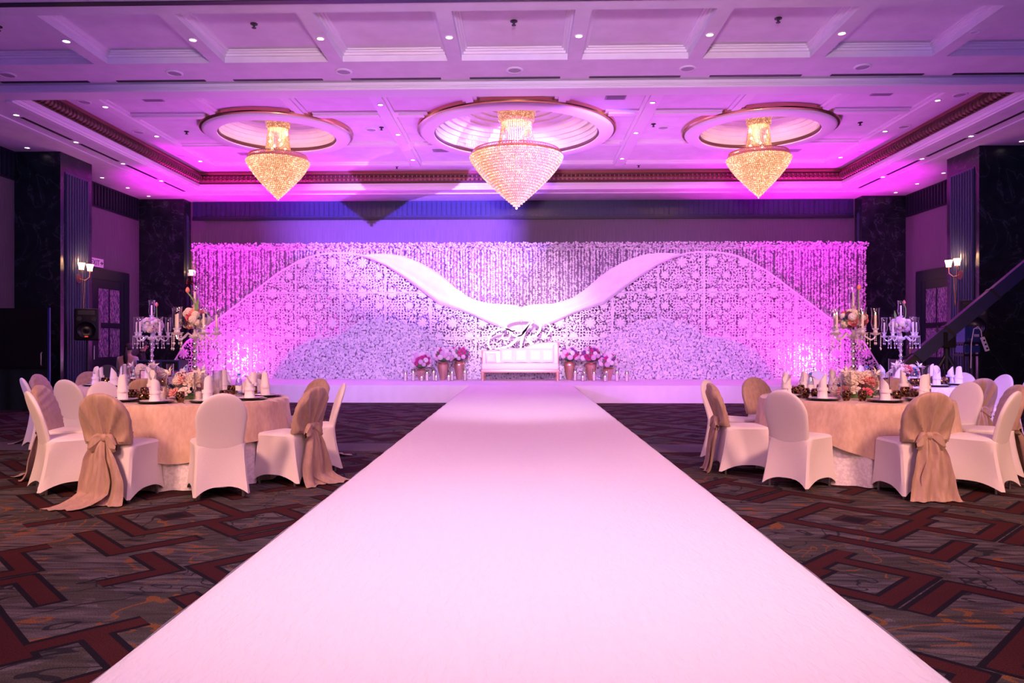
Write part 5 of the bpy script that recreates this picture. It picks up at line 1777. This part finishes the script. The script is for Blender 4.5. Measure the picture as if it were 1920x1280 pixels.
for i, (nme, d) in enumerate(TABLES.items()):
    c = d['c']
    o = cproto if first else copy_tree(cproto)
    first = False
    o.location = (c[0], c[1], TT)
    o.rotation_euler = (0, 0, (0.15, 0.6, 0.3, 0.9)[i])
    o['label'] = 'tall crystal candelabra in the middle of the %s table' % nme
    if nme == 'near right':
        for ar_ in [q for q in o.children if q.name.startswith('arm')]:
            obj('flame', FLM, ar_, [q.location.copy() for q in ar_.children if q.name.startswith('taper')][0])
    # ball of flowers round the rod
    zb = TT + cza + 0.17
    b_ = thing('flower_ball', 'flower ball with roses on the candelabra of the %s table' % nme, 'flowers', (c[0], c[1], zb), i, 'flower balls on the candelabra')
    pal = PALT if i < 2 else [('h', 'white'), ('h', 'cream'), ('r', 'white'), ('r', 'lilac'), ('h', 'lilac')]
    bouquet(b_, 0.15, 0.0, pal, 46, 3 + i, 0.74, -0.85, (0.20, 0.31))
    # a single tulip and a calla standing up from the ball
    tp = [(0.0, 0, 0.05), (0.0, 0.0, 0.13), (-0.03, 0, 0.20), (-0.075, 0, 0.255)] if i in (0, 2) else [(0, 0, 0.05), (-0.02, 0, 0.15), (-0.02, 0, 0.23), (0.0, 0, 0.29)]
    MB().tube([(p[0] + 0.03 * (1 if i in (0, 2) else -2), p[1] - 0.06, p[2]) for p in tp], 0.007, 6).build('tulip_stem', M['stem'], b_)
    e = tp[-1]
    ex = (e[0] + 0.03 * (1 if i in (0, 2) else -2), -0.06, e[2])
    MB().lathe([(0.004, -0.005), (0.018, 0.008), (0.021, 0.025), (0.012, 0.045), (0.002, 0.055)], 10, ex).build('tulip_head', M['fl_coral'], b_)
    def lf(u, v, ex=ex):
        return (0.03 + (u - 0.5) * 0.035 * math.sin(PI * min(1, v * 0.9 + 0.08)) + 0.03 * v, -0.065 + 0.01 * abs(u - 0.5), 0.04 + 0.17 * v)
    MB().grid(lf, 4, 8).build('tulip_leaf', M['stem'], b_)
    # flowers round the foot of the candelabra
    g = thing('table_flowers', 'low mixed rose arrangement at the foot of the candelabra, %s table' % nme, 'flowers', (c[0], c[1] - 0.10, TT), 0, 'table flower arrangements')
    g.scale = (1.22, 1.0, 1.12)
    rs = random.Random(50 + i)
    cols = ['cream', 'blush', 'rose', 'cream', 'plum', 'blue', 'rose', 'cream', 'blush', 'white']
    MB().lathe([(0.11, 0.0), (0.12, 0.03), (0.10, 0.05), (0.10, 0.03), (0.10, 0.0)], 20).build('foam_ring', M['leaf'], g)
    for k in range(34):
        a = k * 2.39996
        ring = 0.075 + 0.095 * ((k * 7) % 5) / 4
        zz = 0.205 - 1.3 * (ring - 0.075) - 0.02 * rs.random()
        dd = Vector((math.cos(a), math.sin(a), 0.9))
        s = rs.uniform(0.044, 0.060)
        if k % 4 == 1:
            put(HYD['cream' if k % 8 else 'white'], g, (ring * math.cos(a), ring * math.sin(a), zz), s * 1.1, dd)
        else:
            put(ROSE[cols[rs.randrange(10)]], g, (ring * math.cos(a), ring * math.sin(a), zz), s, dd)
    for k in range(10):
        a = k * 0.63 + 0.2
        put(LEAF, g, (0.16 * math.cos(a), 0.16 * math.sin(a), 0.03), 0.04, (math.cos(a), math.sin(a), 0.2))
    lily = MB()
    for q in range(6):
        b2 = q * PI / 3
        cx_, sy_ = math.cos(b2), math.sin(b2)
        lily.add([(0, 0, 0), (0.03 * cx_ - 0.012 * sy_, 0.03 * sy_ + 0.012 * cx_, 0.035), (0.07 * cx_, 0.07 * sy_, 0.045), (0.03 * cx_ + 0.012 * sy_, 0.03 * sy_ - 0.012 * cx_, 0.035)], [(0, 1, 2, 3)])
    lme = lily.mesh('lily', M['fl_cream'])
    for (lx, ly, lz, dz) in ((-0.12, -0.10, 0.21, (-0.5, -0.6, 0.7)), (0.10, -0.10, 0.20, (0.4, -0.6, 0.8)), (0.0, 0.12, 0.21, (0, 0.6, 0.8))):
        put(lme, g, (lx, ly, lz), 1.0, dz)

# silver menu stand on the far-left table
c = TABLES['far left']['c']
t = thing('menu_stand', 'silver framed menu stand among napkins on the far left table', 'menu stand', (c[0] + 0.12, c[1] - 0.42, TT), 0.2)
for (x0, x1, z0, z1) in ((-0.055, -0.047, 0, 0.2), (0.047, 0.055, 0, 0.2), (-0.047, 0.047, 0.192, 0.2), (-0.047, 0.047, 0, 0.008)):
    MB().box(x0, x1, -0.006, 0.006, z0, z1).build('frame_bar', M['chrome'], t, smooth=False)
MB().box(-0.047, 0.047, -0.002, 0.002, 0.008, 0.192).build('card', M['fl_lilac'], t, smooth=False)
MB().box(-0.06, 0.06, -0.03, 0.03, -0.0, 0.006).build('foot', M['chrome'], t, smooth=False)

# =================================================================== PEOPLE
def skin_body(name, verts, edges, radii, mats, pick, root=0, sub=2):
    me = bpy.data.meshes.new(name)
    me.from_pydata(verts, edges, [])
    o = bpy.data.objects.new(name, me)
    COL.objects.link(o)
    md = o.modifiers.new('skin', 'SKIN')
    md.use_smooth_shade = True
    sv = me.skin_vertices[0].data
    for i, r in enumerate(radii):
        sv[i].radius = (r, r) if not isinstance(r, tuple) else r
        sv[i].use_root = (i == root)
    sb = o.modifiers.new('sub', 'SUBSURF')
    sb.levels = sub
    sb.render_levels = sub
    dg = bpy.context.evaluated_depsgraph_get()
    m2 = bpy.data.meshes.new_from_object(o.evaluated_get(dg))
    bpy.data.objects.remove(o)
    m2.name = name
    m2.materials.clear()
    for m_ in mats:
        m2.materials.append(m_)
    for p in m2.polygons:
        p.material_index = pick(p.center)
        p.use_smooth = True
    return m2

def person(label, loc, rz, top, vest, hair, lean=0.18, tail=False):
    """seated figure facing +Y, seat at 0.46"""
    t = thing('person', label, 'person', loc, rz)
    hip = (0, 0, 0.54)
    ly = lean
    V = [hip, (0, ly * 0.35, 0.74), (0, ly * 0.8, 0.95), (0, ly * 1.0, 1.045), (0, ly * 1.15, 1.10), (0, ly * 1.3, 1.17), (0, ly * 1.35, 1.25)]
    R = [(0.165, 0.125), (0.145, 0.105), (0.165, 0.105), (0.085, 0.075), (0.052, 0.055), (0.078, 0.092), (0.060, 0.075)]
    E_ = [(0, 1), (1, 2), (2, 3), (3, 4), (4, 5), (5, 6)]
    for s in (-1, 1):
        b_ = len(V)
        V += [(s * 0.19, ly * 0.85, 0.975), (s * 0.235, ly * 0.8 + 0.05, 0.74), (s * 0.17, ly + 0.26, 0.70), (s * 0.14, ly + 0.34, 0.69)]
        R += [0.062, 0.046, 0.034, 0.026]
        E_ += [(2, b_), (b_, b_ + 1), (b_ + 1, b_ + 2), (b_ + 2, b_ + 3)]
        # fingers
        for k, (dx, ln) in enumerate(((-0.026, 0.075), (-0.009, 0.088), (0.009, 0.083), (0.024, 0.066))):
            c = len(V)
            V += [(s * 0.14 + dx, ly + 0.34 + ln * 0.6, 0.685), (s * 0.14 + dx * 1.1, ly + 0.34 + ln, 0.665)]
            R += [0.009, 0.007]
            E_ += [(b_ + 3, c), (c, c + 1)]
        c = len(V)
        V += [(s * 0.10, ly + 0.36, 0.69), (s * 0.085, ly + 0.39, 0.68)]
        R += [0.010, 0.008]
        E_ += [(b_ + 3, c), (c, c + 1)]
        b_ = len(V)
        V += [(s * 0.10, 0.02, 0.53), (s * 0.13, 0.42, 0.50), (s * 0.13, 0.44, 0.10), (s * 0.14, 0.56, 0.045)]
        R += [0.095, 0.066, 0.042, 0.038]
        E_ += [(0, b_), (b_, b_ + 1), (b_ + 1, b_ + 2), (b_ + 2, b_ + 3)]
    def pick(c):
        if c.z > 1.075:
            return 0
        if c.y > ly + 0.31 and c.z > 0.6:
            return 0
        if c.z < 0.56 or (c.z < 0.62 and c.y > 0.12 and abs(c.x) < 0.2 and c.y < 0.2):
            return 3
        if vest and abs(c.x) < 0.165 and c.z > 0.6:
            return 2
        return 1
    me = skin_body('body', V, E_, R, [M['skin'], top, M['vest'], M['trousers']], pick)
    obj('body', me, t)
    hy, hz = ly * 1.33, 1.20
    # face
    MB().sphere((0, hy + 0.092, hz - 0.015), 0.016, 8, 6, (0.8, 1.1, 1.4)).build('nose', M['skin'], t)
    for s in (-1, 1):
        MB().sphere((s * 0.032, hy + 0.078, hz + 0.015), 0.011, 8, 6, (1.2, 0.7, 0.7)).build('eye', M['black_shiny'], t)
        MB().sphere((s * 0.082, hy - 0.005, hz - 0.01), 0.022, 8, 6, (0.4, 0.8, 1.2)).build('ear', M['skin'], t)
    MB().sphere((0, hy + 0.078, hz - 0.058), 0.018, 8, 5, (1.3, 0.6, 0.45)).build('mouth', M['fl_rose'], t)
    # hair: cap covering crown and back
    hm = MB()
    def cap_(u, v):
        a = 2 * PI * u
        ph = v * PI * 0.62
        front = max(0, math.sin(a))
        ph *= (1 - 0.38 * front)
        r = 0.108
        return (r * 0.92 * math.sin(ph) * math.cos(a), hy - 0.012 + r * 1.05 * math.sin(ph) * math.sin(a), hz + 0.01 + r * 1.12 * math.cos(ph))
    hm.grid(cap_, 24, 10, closed_u=True)
    ho = hm.build('hair', M['hair'], t)
    if tail:
        hy0 = hy - 0.115
        MB().tube([(0, hy0 + 0.02, hz + 0.02), (0, hy0 - 0.03, hz), (0, hy0 - 0.045, hz - 0.10), (0.005, hy0 - 0.05, hz - 0.24), (0.0, hy0 - 0.035, hz - 0.36), (0, hy0 - 0.03, hz - 0.42)], [0.02, 0.032, 0.045, 0.05, 0.032, 0.008], 10).build('ponytail', M['hair'], ho)
    return t
def stool(x, y, label, mat):
    s = thing('stool', label, 'stool', (x, y, 0))
    MB().lathe([(0.0005, 0.43), (0.17, 0.43), (0.18, 0.41), (0.17, 0.385), (0.0005, 0.385)], 24).build('seat', mat, s)
    for k in range(4):
        a = PI / 4 + k * PI / 2
        MB().tube([(0.11 * math.cos(a), 0.11 * math.sin(a), 0.39), (0.17 * math.cos(a), 0.17 * math.sin(a), 0.0)], 0.014, 8).build('leg', M['steel'], s)
person('person sitting with back turned, cream vest and dark ponytail, near the left door', (-8.95, 16.7, -0.02), 0.05, M['shirt_white'], True, True, 0.10, True)
stool(-8.95, 16.7, 'stool under the person in the cream vest', M['black'])
person('person in black clothes sitting and facing right, near the left door', (-9.25, 17.75, 0.04), -1.3, M['cloth_black'], False, True, 0.12)
stool(-9.25, 17.75, 'stool under the person in black by the left door', M['black'])
person('person in black clothes sitting behind the camera jib at the right', (8.45, 16.3, 0.0), 2.6, M['cloth_black'], False, True, 0.2)
stool(8.45, 16.3, 'stool under the person in black at the right', M['black'])

# =================================================================== EQUIPMENT AT THE SIDES
def pa_speaker(x, y, z, w, h, rz, label, label2):
    s = thing('speaker_stand', label2, 'stand', (x, y, 0), rz, 'speaker stands')
    MB().tube([(0, 0.12, 0.25), (0, 0.12, z)], 0.022, 10).build('pole', M['black'], s)
    for k in range(3):
        a = PI / 2 + k * 2 * PI / 3
        MB().tube([(0.0, 0.12, 0.62), (0.42 * math.cos(a), 0.12 + 0.42 * math.sin(a), 0.015)], 0.013, 8).build('leg', M['black'], s)
    MB().tube([(0, 0.12, 0.56), (0, 0.12, 0.66)], 0.034, 10).build('collar', M['black'], s)
    t = thing('loudspeaker', label, 'loudspeaker', (x, y, z), rz, 'loudspeakers')
    d = 0.36
    rbox(-w / 2, w / 2, -0.02, d, 0, h, 0.035).build('cabinet', M['black'], t)
    def disc(cx_, cz_, r, nm, mat, dep=0.02):
        m_ = MB().lathe([(r, 0.0), (r * 1.0, 0.012), (r * 0.92, 0.016), (r * 0.8, 0.004), (r * 0.3, -0.0 + dep * 0.1), (0.0005, 0.012)], 30)
        o = m_.build(nm, mat, t)
        o.location = (cx_, -0.02, cz_)
        o.rotation_euler = (PI / 2, 0, 0)
    disc(0, h * 0.32, w * 0.40, 'woofer', M['black_shiny'])
    MB().box(-w * 0.34, w * 0.34, -0.032, -0.02, h * 0.80, h * 0.94).build('horn', M['black_shiny'], t, smooth=False)
    for s_ in (-1, 1):
        MB().tube([(s_ * w * 0.28, -0.03, h * 0.68), (s_ * w * 0.28, -0.018, h * 0.68)], w * 0.11, 14).build('port', M['screen'], t)
    MB().box(-0.03, 0.03, -0.034, -0.02, h * 0.10, h * 0.135).build('badge', M['red_led'], t, smooth=False)
pa_speaker(-9.0, 15.25, 1.36, 0.46, 0.66, 0.42, 'black loudspeaker on a stand before the left fluted column', 'black tripod stand under the left loudspeaker')
pa_speaker(8.98, 15.05, 1.38, 0.52, 0.78, -0.45, 'black loudspeaker on a stand behind the camera jib', 'black tripod stand under the right loudspeaker')

# tall black cabinet at the left edge
t = thing('equipment_cabinet', 'tall black cabinet with upright handle at the left edge', 'cabinet', (-9.85, 14.3, 0), 0.05)
MB().box(-0.85, 0.62, 0, 0.05, 0.80, 1.98).build('body', M['screen'], t, smooth=False)
MB().box(-0.85, 0.60, -0.02, 0.0, 0.82, 1.96).build('door', M['screen'], t, smooth=False)
MB().tube([(0.53, -0.03, 0.86), (0.53, -0.06, 0.88), (0.53, -0.06, 1.10), (0.53, -0.03, 1.12)], 0.012, 8).build('handle', M['steel'], t)
MB().box(0.62, 0.66, 0.0, 0.04, 0.0, 1.99).build('corner_edge', M['blue_case'], t, smooth=False)
def cskirt(u, v):
    return (-0.85 + 1.47 * u, 0.02 - 0.03 * math.sin(u * 26) * (1 - v * 0.6), 0.80 * v)
MB().grid(cskirt, 70, 4).build('skirt_cloth', M['dimgreen'], t)
MB().box(-0.85, 0.50, 0.06, 0.3, 0.0, 0.8).build('trolley', M['black'], t, smooth=False)
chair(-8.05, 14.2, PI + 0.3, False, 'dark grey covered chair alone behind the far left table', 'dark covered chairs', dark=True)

# sound desk at the left end of the stage
t = thing('sound_table', 'small table with magenta cloth left of the lace screen', 'table', (-8.05, 14.2 + 1.0, 0))
t.location = (-7.4, 15.3, 0)
MB().box(-0.55, 0.55, -0.3, 0.3, 0.70, 0.73).build('table_top', M['pinkcloth'], t, smooth=False)
def sskirt(u, v):
    return (-0.55 + 1.1 * u, -0.31 - 0.01 * math.sin(u * 40), 0.28 + 0.44 * v)
MB().grid(sskirt, 50, 3).build('front_cloth', M['pinkcloth'], t)
for x in (-0.5, 0.5):
    for y in (-0.25, 0.25):
        MB().tube([(x, y, 0), (x, y, 0.7)], 0.015, 8).build('leg', M['steel'], t)
for i, (x, w) in enumerate(((-7.66, 'left'), (-7.18, 'right'))):
    u = thing('amplifier', 'dark audio unit with violet front frame, %s on the small table' % w, 'amplifier', (x, 15.3, 0.73), 0, 'audio units')
    MB().box(-0.2, 0.2, -0.2, 0.2, 0.0, 0.22).build('case', M['black'], u, smooth=False)
    for (x0, x1, z0, z1) in ((-0.2, -0.17, 0, 0.22), (0.17, 0.2, 0, 0.22), (-0.17, 0.17, 0.195, 0.22), (-0.17, 0.17, 0, 0.02)):
        MB().box(x0, x1, -0.215, -0.2, z0, z1).build('front_frame', M['blue_case'], u, smooth=False)
    MB().tube([(0.05, -0.2, 0.1), (0.05, -0.225, 0.1)], 0.025, 12).build('knob', M['steel'], u)

# flight cases on the right
t = thing('flight_case', 'black flight case with metal edges right of the lace screen', 'case', (8.02, 17.7, 0))
t.location = (8.3, 15.2, 0)
MB().box(-0.2, 0.2, -0.2, 0.2, 0.0, 0.98).build('body', M['screen'], t, smooth=False)
for (x, y) in ((-0.2, -0.2), (0.2, -0.2), (-0.2, 0.2), (0.2, 0.2)):
    MB().box(x - 0.012, x + 0.012, y - 0.012, y + 0.012, 0, 0.99).build('corner_edge', M['steel'], t, smooth=False)
MB().box(-0.2, 0.2, -0.212, -0.2, 0.955, 0.985).build('top_edge', M['steel'], t, smooth=False)
t.location = (7.55, 14.9, 0)

t = thing('control_rack', 'blue control box on a black rack under the right loudspeaker', 'rack', (8.55, 14.55, 0), 0.1)
MB().box(-0.17, 0.17, -0.15, 0.15, 1.05, 1.09).build('shelf', M['black'], t, smooth=False)
for (x, y) in ((-0.15, -0.13), (0.15, -0.13), (-0.15, 0.13), (0.15, 0.13)):
    MB().tube([(x, y, 0), (x, y, 1.3)], 0.014, 8).build('post', M['black'], t)
MB().box(-0.15, 0.15, -0.16, 0.14, 1.12, 1.25).build('lower_unit', M['blue_case'], t, smooth=False)
cb = MB().box(-0.15, 0.15, -0.16, 0.14, 1.32, 1.62).build('control_box', M['blue_case'], t, smooth=False)
MB().box(0.03, 0.13, -0.166, -0.16, 1.42, 1.47).build('display', M['lace'], cb, smooth=False)
MB().box(0.05, 0.14, -0.165, -0.16, 1.57, 1.585).build('name_plate', M['lace'], cb, smooth=False)
for x in (-0.1, -0.04):
    MB().tube([(x, -0.16, 1.37), (x, -0.19, 1.37)], 0.022, 10).build('knob', M['steel'], cb)
MB().box(-0.16, 0.16, -0.15, 0.15, 1.28, 1.32).build('shelf', M['black'], t, smooth=False)

# camera jib
J0 = Vector((7.16, 12.75, 1.47))
jd = Vector((1.50, -0.35, 1.42)).normalized()
t = thing('camera_jib', 'dark blue camera jib rising to the right edge on a black tripod', 'camera crane', (J0.x, J0.y, 0))
def seg(a, b_, w, name, mat):
    p0 = jd * a + Vector((0, 0, J0.z)); p1 = jd * b_ + Vector((0, 0, J0.z))
    o = MB().cbox((0, 0, 0), (w, w, b_ - a)).build(name, mat, t, smooth=False)
    o.location = (p0 + p1) / 2
    o.rotation_mode = 'QUATERNION'
    o.rotation_quaternion = jd.to_track_quat('Z', 'Y')
    return o
seg(-1.05, -0.62, 0.15, 'rear_weight_bar', M['black'])
for a, b_, w in ((-0.62, 0.02, 0.21), (0.06, 0.92, 0.20), (0.96, 2.0, 0.19), (2.04, 3.4, 0.17)):
    seg(a, b_, w, 'arm_segment', M['jib'])
for a, w in ((0.02, 0.23), (0.92, 0.215), (2.0, 0.2)):
    seg(a, a + 0.04, w, 'joint_clamp', M['black'])
MB().cbox((0, 0, J0.z - 0.12), (0.2, 0.2, 0.26)).build('pivot_head', M['black'], t, smooth=False)
MB().tube([(0, 0, 0.85), (0, 0, J0.z - 0.2)], 0.05, 12).build('centre_post', M['black'], t)
for k in range(3):
    a = -PI / 2 + 0.5 + k * 2 * PI / 3
    MB().tube([(0, 0, J0.z - 0.35), (0.62 * math.cos(a), 0.62 * math.sin(a), 0.02)], 0.035, 8).build('tripod_leg', M['black'], t)
    MB().tube([(0, 0, 0.55), (0.42 * math.cos(a), 0.42 * math.sin(a), 0.45)], 0.014, 6).build('spreader', M['black'], t)
for s in (-0.14, 0.14):
    MB().tube([(s, 0.02, J0.z - 0.15), (s, 0.02, J0.z + 0.12)], 0.016, 8).build('pivot_cheek', M['black'], t)
t = thing('power_strip', 'white power strip hanging on a cable below the camera jib', 'power strip', (J0.x + 0.42, 12.58, 1.30))
MB().tube([(-0.12, 0.0, -0.42), (-0.11, 0.0, 0.0), (-0.07, 0.0, 0.23), (0.0, 0, 0.27), (0.05, 0, 0.2), (0.06, 0, 0.1)], 0.008, 6).build('cable', M['signwhite'], t)
sb_ = MB().cbox((0, 0, 0), (0.055, 0.04, 0.24)).build('strip_body', M['signwhite'], t, smooth=False, loc=(0.11, 0, -0.02), rot=(0, -0.35, 0))
for k in range(3):
    MB().box(-0.015, 0.015, -0.024, -0.02, -0.09 + k * 0.07, -0.06 + k * 0.07).build('socket', M['black'], sb_, smooth=False)
